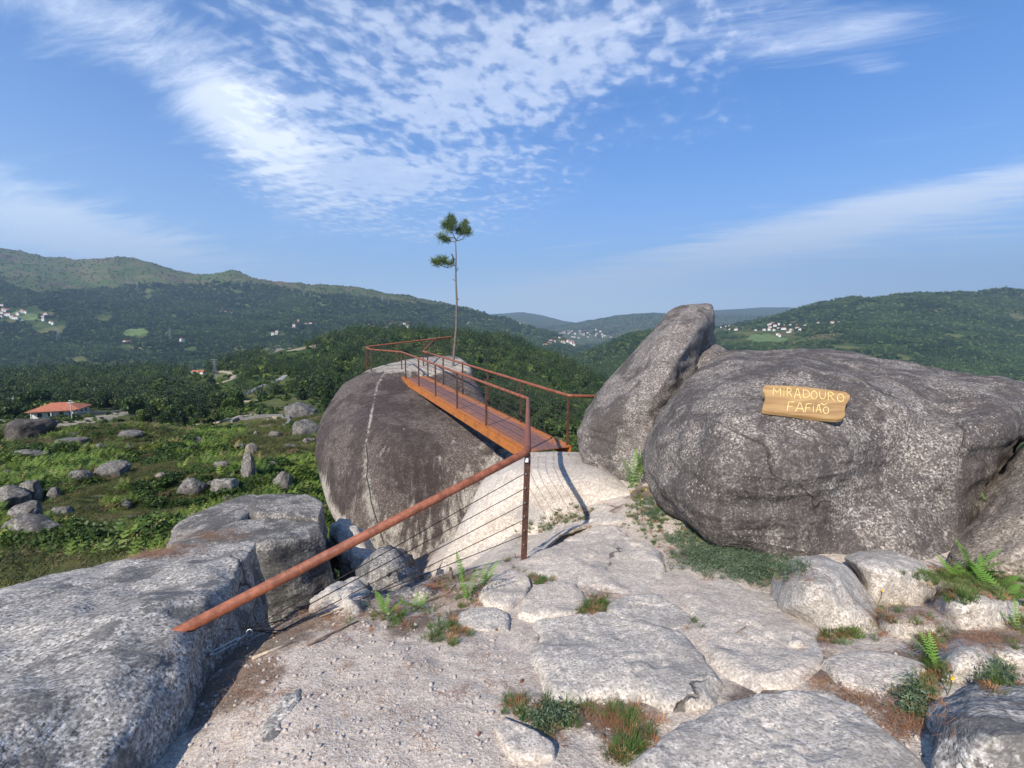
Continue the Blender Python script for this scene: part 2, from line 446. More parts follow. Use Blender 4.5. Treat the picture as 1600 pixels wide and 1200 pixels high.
def hitG(px, py):
    d = ray(px, py); d = d/d.y; ys = np.linspace(.6, 11, 700); pts = np.c_[d.x*ys, ys]
    z = G0(pts); k = np.argmax(d.z*ys < z)
    return Vector((pts[k, 0], pts[k, 1], z[k]))

nx, ny = 400, 480
xs = np.linspace(-3.6, 6.4, nx); ys = np.linspace(-2.2, 9.6, ny)
X, Y = np.meshgrid(xs, ys); xy = np.c_[X.ravel(), Y.ravel()]
z = Gz(xy)
p3 = np.c_[xy, np.zeros(len(xy))]
z += .004*fbm(p3/.035, 2, 21)
edge = np.maximum.reduce([np.clip((-3.2-xy[:, 0])/.4, 0, 1), np.clip((xy[:, 1]-9.2)/.4, 0, 1), np.clip((xy[:, 0]-6)/.4, 0, 1)])
z -= edge*2.5
# the ground falls away beyond the ledge, left of the railing
def quads(nx, ny):
    i = np.arange(ny-1)[:, None]*nx+np.arange(nx-1)[None, :]
    return np.stack([i, i+1, i+nx+1, i+nx], -1).reshape(-1, 4)
gv = np.c_[xy, z]; gf = quads(nx, ny)
def groundmat():
    m, nt, bs = newmat('decomposed_granite_gravel'); g = NT(nt); co = g.obj_co()
    a = g.noise(co, 120, 3, .7); v = g.vor(co, 75, out='Color'); vd = g.vor(co, 75)
    sep = g.n('ShaderNodeSeparateColor'); g.l(v, sep.inputs[0])
    c = g.mix(g.mapr(a, .38, .62), (.37, .295, .235), (.56, .48, .395))
    c = g.mix(g.math('MULTIPLY', g.mapr(sep.outputs[0], .7, .8), .4), c, (.68, .60, .51))
    c = g.mix(g.math('MULTIPLY', g.mapr(sep.outputs[1], .82, .88), .35), c, (.20, .15, .125))
    d = g.noise(co, 2.3, 5, .65, .4)
    c = g.mix(g.math('MULTIPLY', g.mapr(d, .52, .68), .35), c, (.21, .15, .11))
    duff = g.attr('duff')
    dn = g.math('ADD', duff, g.math('MULTIPLY', g.math('SUBTRACT', g.noise(co, 7, 5, .7), .5), 1.3))
    c = g.mix(g.math('MULTIPLY', g.mapr(dn, .4, .75), .85), c, g.mix(g.mapr(g.noise(co, 60, 3, .7), .35, .65), (.07, .05, .038), (.20, .145, .105)))
    nt.links.new(c, bs.inputs['Base Color']); bs.inputs['Roughness'].default_value = .95; bs.inputs['Specular IOR Level'].default_value = .15
    h = g.bump(g.noise(co, 14, 5, .6), .012, .5)
    h = g.bump(vd, .003, .7, h); h = g.bump(a, .004, .8, h)
    nt.links.new(h, bs.inputs['Normal'])
    return m
M['gravel'] = groundmat()
gobj = obj('ground', gv, gf, M['gravel'])
tag(gobj, 'pale granite gravel path running to the footbridge', 'ground', kind='structure')
# needle litter and soil lie in some hollows
duffc = [(560, 930, .45), (480, 960, .5), (420, 1000, .45), (350, 1080, .35), (700, 905, .35), (860, 1000, .1), (1000, 1075, .18), (960, 1122, .14), (900, 1110, .12), (1200, 900, .2), (1340, 1088, .08), (1420, 1120, .12), (1260, 990, .18), (1420, 1040, .25), (1150, 880, .25), (940, 800, .3), (860, 820, .22), (1540, 1000, .3), (640, 980, .2), (1090, 870, .25), (930, 945, .12), (1180, 1085, .15), (1010, 770, .3), (720, 960, .14), (1300, 1040, .2)]
duff = np.zeros(len(gv))
for a, b, r in duffc:
    q = hitG(a, b); dd = np.hypot(gv[:, 0]-q.x, gv[:, 1]-q.y); duff = np.maximum(duff, np.exp(-(dd/r)**2))
duff = np.maximum(duff, np.clip((-.9-gv[:, 0])*1.2, 0, 1)*np.clip((gv[:, 1]-2.9)*2, 0, 1))
attr(gobj.data, 'duff', duff)
keep(gv[::1], gf)
BV_GROUND = BVHS[0]

def slab(name, poly, h, label, mat='gran_path', seed=1, n=90, rings=30, group=None, pw=4, tilt=(0, 0), hit=True, cat='rock slab'):
    """low outcrop: its outline on the ground, its top h above it, its foot sunk in"""
    pts = np.array([[hitG(a, b).x, hitG(a, b).y, 0] for a, b in poly]); o = catmull(pts, n)[:, :2]; c = o.mean(0)
    V = [[c[0], c[1]]]; R = [0.]
    rr = np.linspace(0, 1, rings+1)[1:]**.8
    rr = np.r_[rr, 1.04]
    for r in rr: V += (c+(o-c)*r).tolist(); R += [r]*n
    V = np.array(V); R = np.array(R)
    h *= .36
    z = G0(V)+h*np.clip(1-R**(pw*2.2), -1, 1)-.035*np.clip(R-.9, 0, 1)*10
    p3 = np.c_[V, np.zeros(len(V))]
    ext = np.linalg.norm(o-c, axis=1).mean()
    z += h*.4*fbm(p3/(ext*.9), 2, seed)*(1-R**8)+.004*fbm(p3/.12, 3, seed+3)+tilt[0]*(V[:, 0]-c[0])+tilt[1]*(V[:, 1]-c[1])
    # stepped exfoliation edges
    st = fbm(p3/.45, 4, seed+9); z += (np.tanh(st*14)*.007+np.tanh((st+.35)*24)*.007)*(1-R**6)*min(1, ext/.4)
    z[R > 1.01] -= .22
    c0_ = V.copy(); V[:, :] += (np.c_[fbm(p3/(ext*.8), 3, seed+21), fbm(p3/(ext*.8), 3, seed+22)]*ext*.08)*np.clip(R[:, None], 0, 1)**2
    V[:, :] += (np.c_[fbm(p3/.15, 3, seed+11), fbm(p3/.15, 3, seed+12)]*min(.03, ext*.07))*np.clip(R[:, None], 0, 1)
    v = np.c_[V, z]; Fc = []
    for k in range(n): Fc.append((0, 1+k, 1+(k+1) % n))
    for i in range(len(rr)-1):
        a = 1+i*n; b = a+n
        for k in range(n): Fc.append((a+k, b+k, b+(k+1) % n, a+(k+1) % n))
    a = 1+(len(rr)-1)*n
    Fc.append(tuple(a+k for k in range(n-1, -1, -1)))
    ob = obj(name, v, Fc, M[mat], None, (c[0], c[1], float(G0(c[None])[0])))
    tag(ob, label, cat, group)
    if hit: keep(v, Fc)
    return ob
def hit(px, py, skip=0):
    d = ray(px, py).normalized(); best = None
    for b in BVHS:
        r = b.ray_cast(Vector((0, 0, 0)), d)
        if r[0] is not None and (best is None or r[3] < best[3]): best = r
    return (best[0], best[1]) if best else (None, None)
def on_top(x, y, z0=3):
    best = None
    for b in BVHS:
        r = b.ray_cast(Vector((x, y, z0)), Vector((0, 0, -1)))
        if r[0] is not None and (best is None or r[0].z > best.z): best = r[0]
    return best
#@@ROCKS
exec_rocks = True
# ================================================================== near rocks
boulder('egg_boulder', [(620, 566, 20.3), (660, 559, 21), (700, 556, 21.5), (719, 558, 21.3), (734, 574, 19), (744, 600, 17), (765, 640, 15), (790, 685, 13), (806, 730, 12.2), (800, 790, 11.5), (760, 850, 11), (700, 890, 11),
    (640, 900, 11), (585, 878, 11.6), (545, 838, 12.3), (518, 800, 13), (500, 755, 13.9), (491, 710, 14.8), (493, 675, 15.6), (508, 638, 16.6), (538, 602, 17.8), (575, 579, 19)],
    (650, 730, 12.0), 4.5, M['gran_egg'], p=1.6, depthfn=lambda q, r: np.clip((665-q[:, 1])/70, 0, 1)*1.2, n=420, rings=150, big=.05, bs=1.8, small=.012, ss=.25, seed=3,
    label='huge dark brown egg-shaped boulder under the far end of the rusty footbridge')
egg = bpy.data.objects['egg_boulder']
def egg_attrs():
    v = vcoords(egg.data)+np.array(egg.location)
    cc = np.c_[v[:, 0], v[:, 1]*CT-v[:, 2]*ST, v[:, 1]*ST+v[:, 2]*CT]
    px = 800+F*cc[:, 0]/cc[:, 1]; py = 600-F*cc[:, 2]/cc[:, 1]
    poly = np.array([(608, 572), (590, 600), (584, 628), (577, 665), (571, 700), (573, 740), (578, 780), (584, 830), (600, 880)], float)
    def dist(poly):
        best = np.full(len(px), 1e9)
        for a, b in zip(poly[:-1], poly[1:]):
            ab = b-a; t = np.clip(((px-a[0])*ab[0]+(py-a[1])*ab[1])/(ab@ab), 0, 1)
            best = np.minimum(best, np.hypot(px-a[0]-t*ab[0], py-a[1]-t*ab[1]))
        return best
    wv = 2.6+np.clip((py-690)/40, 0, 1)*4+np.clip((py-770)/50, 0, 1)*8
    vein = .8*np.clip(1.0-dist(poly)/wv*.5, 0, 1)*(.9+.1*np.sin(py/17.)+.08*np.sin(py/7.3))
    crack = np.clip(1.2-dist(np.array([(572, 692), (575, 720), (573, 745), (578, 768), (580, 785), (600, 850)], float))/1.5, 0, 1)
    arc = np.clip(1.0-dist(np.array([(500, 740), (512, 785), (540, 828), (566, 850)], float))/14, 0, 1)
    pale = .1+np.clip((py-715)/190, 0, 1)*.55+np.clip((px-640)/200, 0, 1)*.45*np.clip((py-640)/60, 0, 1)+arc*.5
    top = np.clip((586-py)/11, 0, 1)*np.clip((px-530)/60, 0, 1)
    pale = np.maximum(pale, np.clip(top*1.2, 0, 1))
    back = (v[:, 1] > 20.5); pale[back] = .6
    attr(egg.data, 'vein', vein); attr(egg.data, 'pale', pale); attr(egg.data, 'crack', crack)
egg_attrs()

boulder('pointed_boulder', [(906, 700, 7.4), (902, 675, 7.5), (914, 645, 7.7), (937, 608, 7.9), (975, 568, 8.2), (1008, 526, 8.4), (1038, 489, 8.6), (1066, 474, 8.7), (1095, 471, 8.7), (1114, 472, 8.8), (1119, 486, 8.9), (1118, 540, 8.9), (1118, 600, 8.6),
    (1090, 680, 8.1), (1050, 740, 7.4), (1000, 765, 6.7), (975, 755, 6.5), (940, 741, 6.8), (915, 722, 7.1)],
    (1010, 640, 6.5), 1.3, M['gran_point'], p=1.75, n=260, rings=80, big=.05, bs=.8, small=.014, ss=.13, seed=11, layer=.05,
    label='tall pointed brown boulder leaning up beside the footbridge entrance')
boulder('wedged_boulder', [(1040, 600, 8), (1072, 566, 8.2), (1092, 546, 8.4), (1115, 540, 8.4), (1136, 549, 8.3), (1150, 575, 8), (1140, 640, 7.5), (1080, 680, 7.2)],
    (1085, 605, 7.3), .8, M['gran_point'], n=120, rings=36, big=.03, bs=.4, seed=12, label='small rock piece wedged between the pointed boulder and the sign boulder')
def signdepth(q, r):
    x, y = q[:, 0], q[:, 1]
    d = (x-1330)/300.
    hollow = np.exp(-(((x-1480)-(640-y)*1.0)/75.)**2)*.32*np.clip((x-1270)/150., 0, 1)
    return hollow
boulder('sign_boulder', [(1004, 725, 6.3), (1010, 690, 6.5), (1028, 648, 6.8), (1062, 598, 7.2), (1098, 570, 7.5), (1140, 554, 7.8), (1195, 551, 7.8), (1250, 547, 7.7), (1330, 555, 7.6), (1400, 566, 7.4), (1470, 583, 7.1), (1540, 593, 6.8), (1600, 602, 6.6), (1650, 616, 6.3),
    (1628, 662, 5.7), (1578, 720, 5.2), (1535, 775, 4.8), (1510, 825, 4.5), (1498, 870, 4.2), (1470, 910, 4.0), (1400, 915, 4.0), (1330, 902, 4.0), (1240, 884, 4.15), (1175, 870, 4.3), (1105, 845, 4.7), (1045, 802, 5.2), (1015, 765, 5.7)],
    (1270, 760, 3.8), 2.2, M['gran_sign'], p=2.7, n=420, rings=130, big=.075, bs=.8, small=.025, ss=.2, seed=22, layer=.05, depthfn=signdepth,
    label='broad dark speckled boulder carrying the carved wooden sign')
boulder('brown_boulder', [(1480, 880, 4.2), (1492, 835, 4.4), (1530, 778, 4.6), (1572, 722, 4.9), (1610, 672, 5.3), (1670, 630, 5.7), (1800, 615, 5.8), (1900, 700, 5.0), (1900, 850, 4.0), (1850, 950, 3.4), (1700, 960, 3.2), (1600, 945, 3.3), (1530, 930, 3.5), (1490, 912, 3.8)],
    (1690, 830, 3.25), 2.0, M['gran_brown'], p=1.9, n=220, rings=70, big=.06, bs=.8, small=.014, ss=.13, seed=31, layer=.04, label='brown boulder at the right edge behind the ferns')

hullrock('ledge_boulder', [P(*q) for q in [(404, 842, 3.75), (330, 846, 3.85), (240, 866, 3.65), (150, 876, 3.5), (60, 890, 3.2), (-20, 930, 2.75), (-250, 1010, 2.2), (404, 852, 3.65), (345, 922, 2.9), (262, 978, 2.3),
    (250, 1020, 2.05), (240, 1100, 1.8), (-200, 1250, 1.2), (150, 1250, 1.35), (60, 1000, 2.1)]]+[P(*q) for q in [(400, 925, 3.75), (345, 1000, 2.95), (292, 1100, 2.15), (250, 1210, 1.8), (200, 1300, 1.5)]]+
    [Vector(q) for q in [(-2.0, 3.9, -3.2), (-3.6, 3.4, -3.2), (-4, 1.2, -3), (-2, .6, -3), (-1.2, 1.2, -3), (-1.35, 2, -3), (-1.7, 3, -3)]],
    M['gran_grey'], .028, 5, .035, .5, .016, .11, seed=41, layer=.07, cat='boulder', label='big flat-topped grey ledge rock filling the bottom left corner')
hullrock('block_boulder', [P(*q) for q in [(300, 856, 4.75), (262, 852, 4.95), (312, 834, 5.1), (370, 808, 5.7), (440, 804, 5.7), (500, 812, 5.55), (508, 832, 5.25), (415, 852, 4.75), (505, 900, 5.2), (410, 900, 4.75)]]+[Vector(q) for q in [(-1.9, 5.2, -4), (-2.6, 4.8, -4), (-3.4, 4.9, -4), (-2.6, 5.7, -4), (-2, 5.7, -4)]],
    M['gran_block'], .035, 5, .035, .6, .014, .12, seed=42, layer=.05, cat='boulder', label='squared grey rock just behind the ledge rock, front of the split blocks')
hullrock('block_boulder', [P(*q) for q in [(388, 790, 6.3), (400, 772, 6.9), (450, 768, 7.0), (484, 771, 6.9), (508, 782, 6.5), (500, 806, 5.95), (388, 802, 6.05), (508, 860, 6.3), (388, 860, 6.1)]]+[Vector(q) for q in [(-2.3, 6.0, -4.4), (-3.4, 6.0, -4.4), (-3.5, 7, -4.4), (-2.6, 7, -4.4)]],
    M['gran_block'], .035, 5, .035, .6, .014, .12, seed=43, layer=.05, cat='boulder', label='rounded grey block nearest the egg boulder, rearmost of the split blocks')
hullrock('block_boulder', [P(*q) for q in [(252, 846, 5.2), (262, 825, 5.7), (330, 789, 6.5), (388, 770, 7.1), (412, 773, 7.0), (392, 798, 6.2), (372, 812, 5.8), (300, 850, 5.0)]]+[Vector(q) for q in [(-3.8, 5.2, -4.6), (-2.9, 5.2, -4.4), (-3.6, 7.2, -4.4), (-4.2, 6.6, -4.6)]],
    M['gran_block'], .035, 5, .035, .6, .014, .12, seed=44, layer=.05, cat='boulder', label='sloping grey slab on the scrub side of the split blocks')
boulder('path_boulder', [(515, 835, 7.2), (528, 810, 7.4), (548, 812, 7.4), (575, 838, 7.1), (600, 880, 6.6), (590, 920, 6.3), (555, 925, 6.3), (525, 895, 6.6), (513, 865, 6.9)], (552, 868, 6.2), .8, M['gran_light'], n=110, rings=34, p=1.7, big=.09, bs=.3, small=.03, layer=.08, seed=51, label='pale grey rock standing in the gap at the foot of the egg boulder')
boulder('path_boulder', [(562, 885, 5.5), (580, 862, 5.6), (610, 852, 5.7), (640, 866, 5.5), (656, 895, 5.2), (655, 925, 5.0), (620, 945, 4.8), (575, 940, 4.9), (556, 915, 5.2)], (612, 893, 4.7), .6, M['gran_block'], n=120, rings=36, p=1.8, big=.06, bs=.25, small=.03, layer=.08, seed=52, label='dark rounded rock under the railing cables')
boulder('path_boulder', [(490, 935, 3.7), (520, 912, 3.9), (555, 905, 3.95), (578, 915, 3.85), (582, 950, 3.5), (570, 985, 3.2), (520, 990, 3.1), (480, 965, 3.4)], (540, 938, 3.45), .35, M['gran_light'], n=110, rings=34, p=1.6, big=.05, bs=.2, small=.02, layer=.06, seed=53, label='pale flat-faced rock left of the bright fern, below the tube')
boulder('path_boulder', [(622, 932, 4.3), (645, 912, 4.4), (672, 908, 4.4), (688, 925, 4.2), (670, 950, 4.0), (630, 955, 3.9)], (655, 928, 4.05), .25, M['gran_grey'], n=80, rings=26, big=.015, bs=.2, seed=54, label='small grey rock right of the bright fern')
boulder('bedrock_hump', [(680, 900, 5.4), (706, 850, 6.1), (728, 800, 6.7), (752, 752, 7.4), (790, 722, 7.9), (825, 710, 8.4), (860, 706, 8.8), (905, 707, 9.2), (950, 735, 8.4), (985, 772, 6.6), (1000, 800, 5.7), (950, 815, 5.1), (880, 835, 4.75), (840, 870, 4.35), (790, 915, 4.2), (730, 930, 4.5)],
    (868, 772, 5.95), 1.6, M['gran_path'], p=2.6, n=220, rings=70, big=.04, bs=.9, small=.01, ss=.14, seed=61, label='pale bedrock hump carrying the near end of the footbridge')
boulder('rounded_boulder', [(1206, 925, 3.25), (1216, 890, 3.4), (1250, 870, 3.5), (1290, 868, 3.5), (1325, 886, 3.35), (1352, 925, 3.1), (1380, 970, 2.75), (1378, 1003, 2.6), (1340, 1008, 2.6), (1290, 995, 2.7), (1245, 970, 2.85), (1215, 950, 3.05)],
    (1290, 935, 2.75), .45, M['gran_light'], n=150, rings=44, p=2.0, big=.02, bs=.3, seed=71, label='rounded pale boulder, left of the pair below the sign boulder')
boulder('rounded_boulder', [(1318, 872, 3.5), (1345, 861, 3.6), (1400, 864, 3.6), (1440, 882, 3.4), (1462, 910, 3.2), (1460, 935, 3.05), (1430, 950, 2.95), (1385, 950, 2.95), (1355, 935, 3.0), (1335, 900, 3.3)],
    (1395, 905, 2.95), .4, M['gran_light'], n=140, rings=40, p=2.0, big=.02, bs=.3, seed=72, label='rounded pale boulder, right of the pair below the sign boulder')
boulder('flat_rock', [(1370, 960, 2.75), (1400, 947, 2.85), (1450, 950, 2.8), (1490, 972, 2.6), (1497, 1000, 2.4), (1470, 1010, 2.35), (1400, 1005, 2.4), (1372, 985, 2.55)], (1435, 980, 2.45), .2, M['gran_light'], n=100, rings=30, big=.012, bs=.2, seed=73, cat='rock', label='low pale rock in front of the rounded pair')
boulder('flat_rock', [(1462, 940, 2.95), (1480, 917, 3.1), (1540, 918, 3.05), (1590, 935, 2.9), (1590, 965, 2.7), (1560, 990, 2.55), (1500, 985, 2.6), (1468, 965, 2.75)], (1530, 953, 2.65), .35, M['gran_light'], n=100, rings=30, big=.02, bs=.2, seed=74, cat='rock', label='low rock beneath the ferns at the right edge')
boulder('flat_rock', [(1462, 1070, 2.1), (1470, 1020, 2.3), (1492, 999, 2.4), (1530, 1000, 2.38), (1560, 1030, 2.2), (1570, 1075, 2.0), (1540, 1100, 1.95), (1490, 1095, 1.95)], (1512, 1045, 2.03), .2, M['gran_light'], n=100, rings=32, big=.015, bs=.2, seed=75, cat='rock', label='pale three-sided rock above the corner boulder')
boulder('flat_rock', [(1530, 1010, 2.35), (1580, 1000, 2.4), (1660, 1010, 2.3), (1700, 1060, 2.0), (1600, 1075, 2.0), (1550, 1050, 2.15)], (1610, 1035, 2.1), .2, M['gran_light'], n=100, rings=30, big=.015, bs=.2, seed=76, cat='rock', label='pale rock at the right edge beside the three-sided rock')
boulder('corner_boulder', [(1436, 1135, 1.72), (1450, 1095, 1.85), (1500, 1070, 1.95), (1600, 1060, 1.98), (1750, 1070, 1.9), (1850, 1150, 1.6), (1850, 1300, 1.2), (1600, 1320, 1.15), (1470, 1280, 1.25), (1430, 1200, 1.5)], (1600, 1165, 1.45), .5, M['gran_grey'], n=160, rings=46, p=2.0, big=.025, bs=.3, small=.01, ss=.08, seed=77, layer=.03, label='rough grey boulder in the bottom right corner')

slab('bedrock_slab', [(820, 1010), (850, 975), (930, 958), (1000, 975), (1070, 990), (1110, 1030), (1130, 1075), (1120, 1105), (1050, 1115), (980, 1085), (900, 1095), (850, 1105), (822, 1060)], .075, 'large grey bedrock slab in the middle of the path', 'gran_light', 81, 140, 46)
slab('bedrock_slab', [(980, 1190), (1060, 1120), (1150, 1090), (1250, 1065), (1310, 1068), (1350, 1100), (1400, 1150), (1450, 1230), (1400, 1320), (1200, 1400), (950, 1330)], .085, 'wide grey bedrock slab at the bottom edge of the path', 'gran_light', 82, 150, 50)
slab('bedrock_slab', [(815, 880), (842, 838), (885, 812), (940, 808), (1010, 850), (1060, 880), (1050, 915), (980, 932), (900, 915), (840, 905)], .06, 'smooth beige slab just right of the railing post', 'gran_path', 83, 130, 40)
slab('bedrock_slab', [(748, 935), (765, 905), (800, 890), (830, 905), (828, 930), (800, 952), (760, 950)], .07, 'beige slab at the foot of the railing post', 'gran_path', 84)
slab('bedrock_slab', [(808, 960), (820, 925), (850, 912), (900, 915), (920, 940), (900, 965), (850, 972)], .05, 'small beige slab between the post and the large grey slab', 'gran_path', 85)
slab('bedrock_slab', [(945, 955), (970, 932), (1030, 930), (1080, 960), (1085, 980), (1040, 985), (980, 975)], .05, 'cracked grey slab above the large middle slab', 'gran_light', 86)
slab('bedrock_slab', [(1060, 930), (1120, 905), (1200, 925), (1250, 960), (1290, 1010), (1280, 1060), (1200, 1080), (1130, 1040), (1090, 980)], .03, 'smooth beige rock surface left of the rounded boulders', 'gran_path', 87, 130, 40)
slab('bedrock_slab', [(912, 800), (935, 790), (965, 792), (985, 802), (975, 818), (940, 824), (918, 815)], .06, 'little flat slab at the foot of the pointed boulder', 'gran_path', 88)
slab('bedrock_slab', [(1285, 1035), (1330, 1022), (1400, 1025), (1455, 1040), (1440, 1078), (1370, 1085), (1310, 1070)], .04, 'low beige slab in front of the rounded boulders, edged with dry needles', 'gran_path', 95)
slab('loose_stone', [(712, 965), (735, 950), (770, 950), (800, 962), (800, 985), (760, 988), (722, 980)], .07, 'pale domed stone in the gravel below the cables', 'gran_light', 89, cat='stone', pw=2.5)
slab('loose_stone', [(768, 1130), (785, 1118), (830, 1140), (868, 1170), (865, 1192), (820, 1190), (785, 1165)], .055, 'long pale stone near the bottom edge', 'gran_path', 90, cat='stone', pw=3)
slab('loose_stone', [(408, 1165), (420, 1120), (445, 1085), (468, 1075), (472, 1090), (455, 1125), (430, 1160)], .06, 'long grey stone in the gravel beside the ledge rock shade', 'gran_grey', 91, cat='stone', pw=2.5)
slab('loose_stone', [(1230, 1010), (1238, 990), (1252, 988), (1262, 1005), (1250, 1015)], .05, 'small pinkish stone in front of the left rounded boulder', 'gran_path', 92, cat='stone', pw=2.5, n=50, rings=16)
slab('loose_stone', [(500, 955), (520, 940), (545, 945), (560, 970), (530, 985), (505, 975)], .05, 'pale stone lying against the flat-faced rock', 'gran_light', 93, cat='stone', pw=2.5, n=60, rings=20)
slab('loose_stone', [(868, 905), (888, 900), (905, 908), (898, 918), (875, 917)], .03, 'tiny beige stone on the path', 'gran_path', 94, cat='stone', pw=2.5, n=40, rings=14)
#@@BRIDGE
# ================================================================== footbridge
def zat(q, z): return Vector((q.x, q.y, z))
NL = P(818, 704, 8.3); NRt = P(896, 698, 8.75); FLt = P(627, 589, 18.0); FR = P(665, 587.5, 18.4)
dirv = ((FLt+FR)-(NL+NRt)); L = dirv.length/2; dirv.normalize()
side = dirv.cross(Vector((0, 0, 1))).normalized()
if side.x < 0: side = -side
upv = side.cross(dirv).normalized()
if upv.z < 0: upv = -upv
W2 = .44
A0 = (NL+NRt)/2
bridge = empty('steel_footbridge', A0)
tag(bridge, 'rusty steel footbridge with tube handrails and cables crossing to the egg boulder', 'footbridge')
def D(s, l, h): return A0+dirv*s+side*l+upv*h
mb = MB(); npl = int(L/.062); vals = []
for i in range(npl):
    s = (i+.5)*L/npl; mb.box(D(s, 0, -.012), dirv*(L/npl*.5-.006), side*W2, upv*.012)
# split slats across the width so that the worn middle can differ
dv = []; df = []
for i in range(npl):
    s0 = i*L/npl+.009; s1 = (i+1)*L/npl-.009
    cols = 9
    for j in range(cols):
        l = -W2+2*W2*j/(cols-1)
        for (s, h) in ((s0, -.024), (s0, 0), (s1, 0), (s1, -.024)): dv.append(tuple(D(s, l, h))); vals.append(abs(l)/W2)
    b = i*cols*4
    for j in range(cols-1):
        for k in range(4): df.append((b+j*4+k, b+j*4+(k+1) % 4, b+(j+1)*4+(k+1) % 4, b+(j+1)*4+k))
    df.append((b, b+1, b+2, b+3)); e = b+(cols-1)*4; df.append((e+3, e+2, e+1, e))
dk = obj('deck', np.array(dv), df, M['deck'], bridge, A0, smooth=False); attr(dk.data, 'edge', np.array(vals)*1.0)
for sg in (-1, 1):
    mb = MB(); l = sg*(W2+.012)
    mb.box(D(L/2, l, -.10), dirv*(L/2), side*.010, upv*.085)
    mb.box(D(L/2, l-sg*.03, -.19), dirv*(L/2), side*.04, upv*.006)
    mb.box(D(L/2, sg*(W2-.02), .007), dirv*(L/2), side*.035, upv*.005)
    mb.build('girder', M['girder'], bridge, A0)
for k in range(8):
    mb = MB(); mb.box(D((k+.5)*L/8, 0, -.09), dirv*.03, side*W2*.98, upv*.05); mb.build('cross_beam', M['post'], bridge, A0)
HR = .93
def post(base, top, w=.022, nuts=False, plate=True):
    base = Vector(base); top = Vector(top); mb = MB(); ax = (top-base)/2
    mb.box((base+top)/2, side*w, dirv*w*.45, ax)
    if plate: mb.box(base+Vector((0, 0, .006)), side*.06, dirv*.05, Vector((0, 0, .006)))
    o = mb.build('post', M['post'], bridge, base)
    return o
ts = [.05+i*(L-.6)/5 for i in range(6)]
def carve_egg():
    v = vcoords(egg.data)+np.array(egg.location); q = v-np.array(A0); s_ = q@np.array(dirv); l_ = q@np.array(side); h_ = q@np.array(upv)
    lim = -.20+np.clip((s_-L+1.2)/1.2, 0, 1)*.16+np.clip(np.abs(l_)-W2-.12, 0, 9)*.35
    m = (s_ > 0) & (s_ < L+.05) & (np.abs(l_) < W2+1.0) & (h_ > lim)
    v[m] -= (h_[m]-lim[m])[:, None]*np.array(upv)
    egg.data.vertices.foreach_set('co', (v-np.array(egg.location)).astype(np.float32).ravel()); egg.data.update()
    BVHS[1] = BVHTree.FromPolygons([tuple(a) for a in v], [tuple(p.vertices) for p in egg.data.polygons])
carve_egg()
RL = [D(t, -W2+.03, HR) for t in ts]; RR = [D(t, W2-.03, HR) for t in ts]
for t in ts:
    post(D(t, -W2+.03, 0), D(t, -W2+.03, HR), plate=False); post(D(t, W2-.03, 0), D(t, W2-.03, HR), plate=False)
nearpost_b = P(818, 878, 4.0); nearpost_t = P(824.5, 709, 4.0)
post(nearpost_b+Vector((0, 0, -.05)), nearpost_t, .024)
mb = MB(); tg = P(823, 719, 3.965); mb.box(tg, (.013, 0, 0), (0, .002, 0), (0, 0, .018)); mb.build('tag', M['label'], bridge, tg)
for py in (740, 762, 785, 806, 828, 850):
    q = P(822-(py-719)*.03, py, 3.975); mb = MB(); mb.tube([q, q+Vector((0, -.012, 0))], .006, 6); mb.build('bolt', M['zinc'], bridge, q)
rail_end = P(270, 992, 2.3)
_h = hit(288, 983)[0]
if _h is not None and 1.9 < _h.y < 2.8: rail_end = _h
def arc(pts, r=.10, n=6):
    """rounded bends in a polyline"""
    pts = [Vector(q) for q in pts]; out = [pts[0]]
    for a, b, c in zip(pts[:-2], pts[1:-1], pts[2:]):
        u = (a-b); w = (c-b); rr = min(r, u.length*.4, w.length*.4); p0 = b+u.normalized()*rr; p1 = b+w.normalized()*rr
        for k in range(n+1):
            t = k/n; out.append(p0*(1-t)**2+b*2*t*(1-t)+p1*t*t)
    out.append(pts[-1]); return out
# top of the egg: viewing enclosure
C = [P(627, 550, 18.6), P(579, 546, 18.4), P(571.5, 542, 18.9), P(706, 526, 21.4), P(677, 532, 20.9), P(661, 549, 18.9)]
into_rock = (rail_end-nearpost_t).normalized()*.06
lefttube = arc([rail_end+into_rock, nearpost_t+Vector((0, 0, .02)), RL[0]], .05)+arc([RL[0], RL[5], C[0], C[1], C[2], C[3], C[4], C[5], RR[5]], .08)[1:]
mb = MB(); mb.tube(arc([rail_end+into_rock, nearpost_t+Vector((0, 0, .02)), RL[0], RL[5], C[0], C[1], C[2], C[3], C[4], C[5], RR[5]+Vector((0, 0, 0))], .07), .031, 14)
mb.build('handrail', M['rail'], bridge, A0, smooth=True)
mb = MB(); mb.tube(arc([RR[5], RR[4], RR[3], RR[2], RR[1], RR[0], P(960, 620, 8.95)], .06), .031, 14)
mb.build('handrail', M['rail'], bridge, A0, smooth=True)
def toprock(q, dz=0):
    h = BVHS[EGGI].ray_cast(Vector((q.x, q.y, 3)), Vector((0, 0, -1)))[0]
    return Vector((q.x, q.y, (h.z if h is not None else q.z-.95)-.03))
EGGI = 1
def zlo(q, lo, hi):
    b = toprock(q)
    b.z = min(max(b.z, q.z-hi), q.z-lo); return b
encl = [C[0], C[1], C[2], C[2].lerp(C[3], .33), C[2].lerp(C[3], .66), C[3], C[4], C[5]]
for q in encl: post(zlo(q, .7, 1.3), q, plate=False)
ab = bmesh.new(); bmesh.ops.create_icosphere(ab, subdivisions=4, radius=1); av = np.array([tuple(q.co) for q in ab.verts]); af = np.array([[q.index for q in fc.verts] for fc in ab.faces]); ab.free()
av = av*(1+.3*fbm(av*1.6, 3, 4))[:, None]*np.array((.055, .06, .07))+np.array(rail_end+into_rock*.3+Vector((-.02, 0, -.05)))
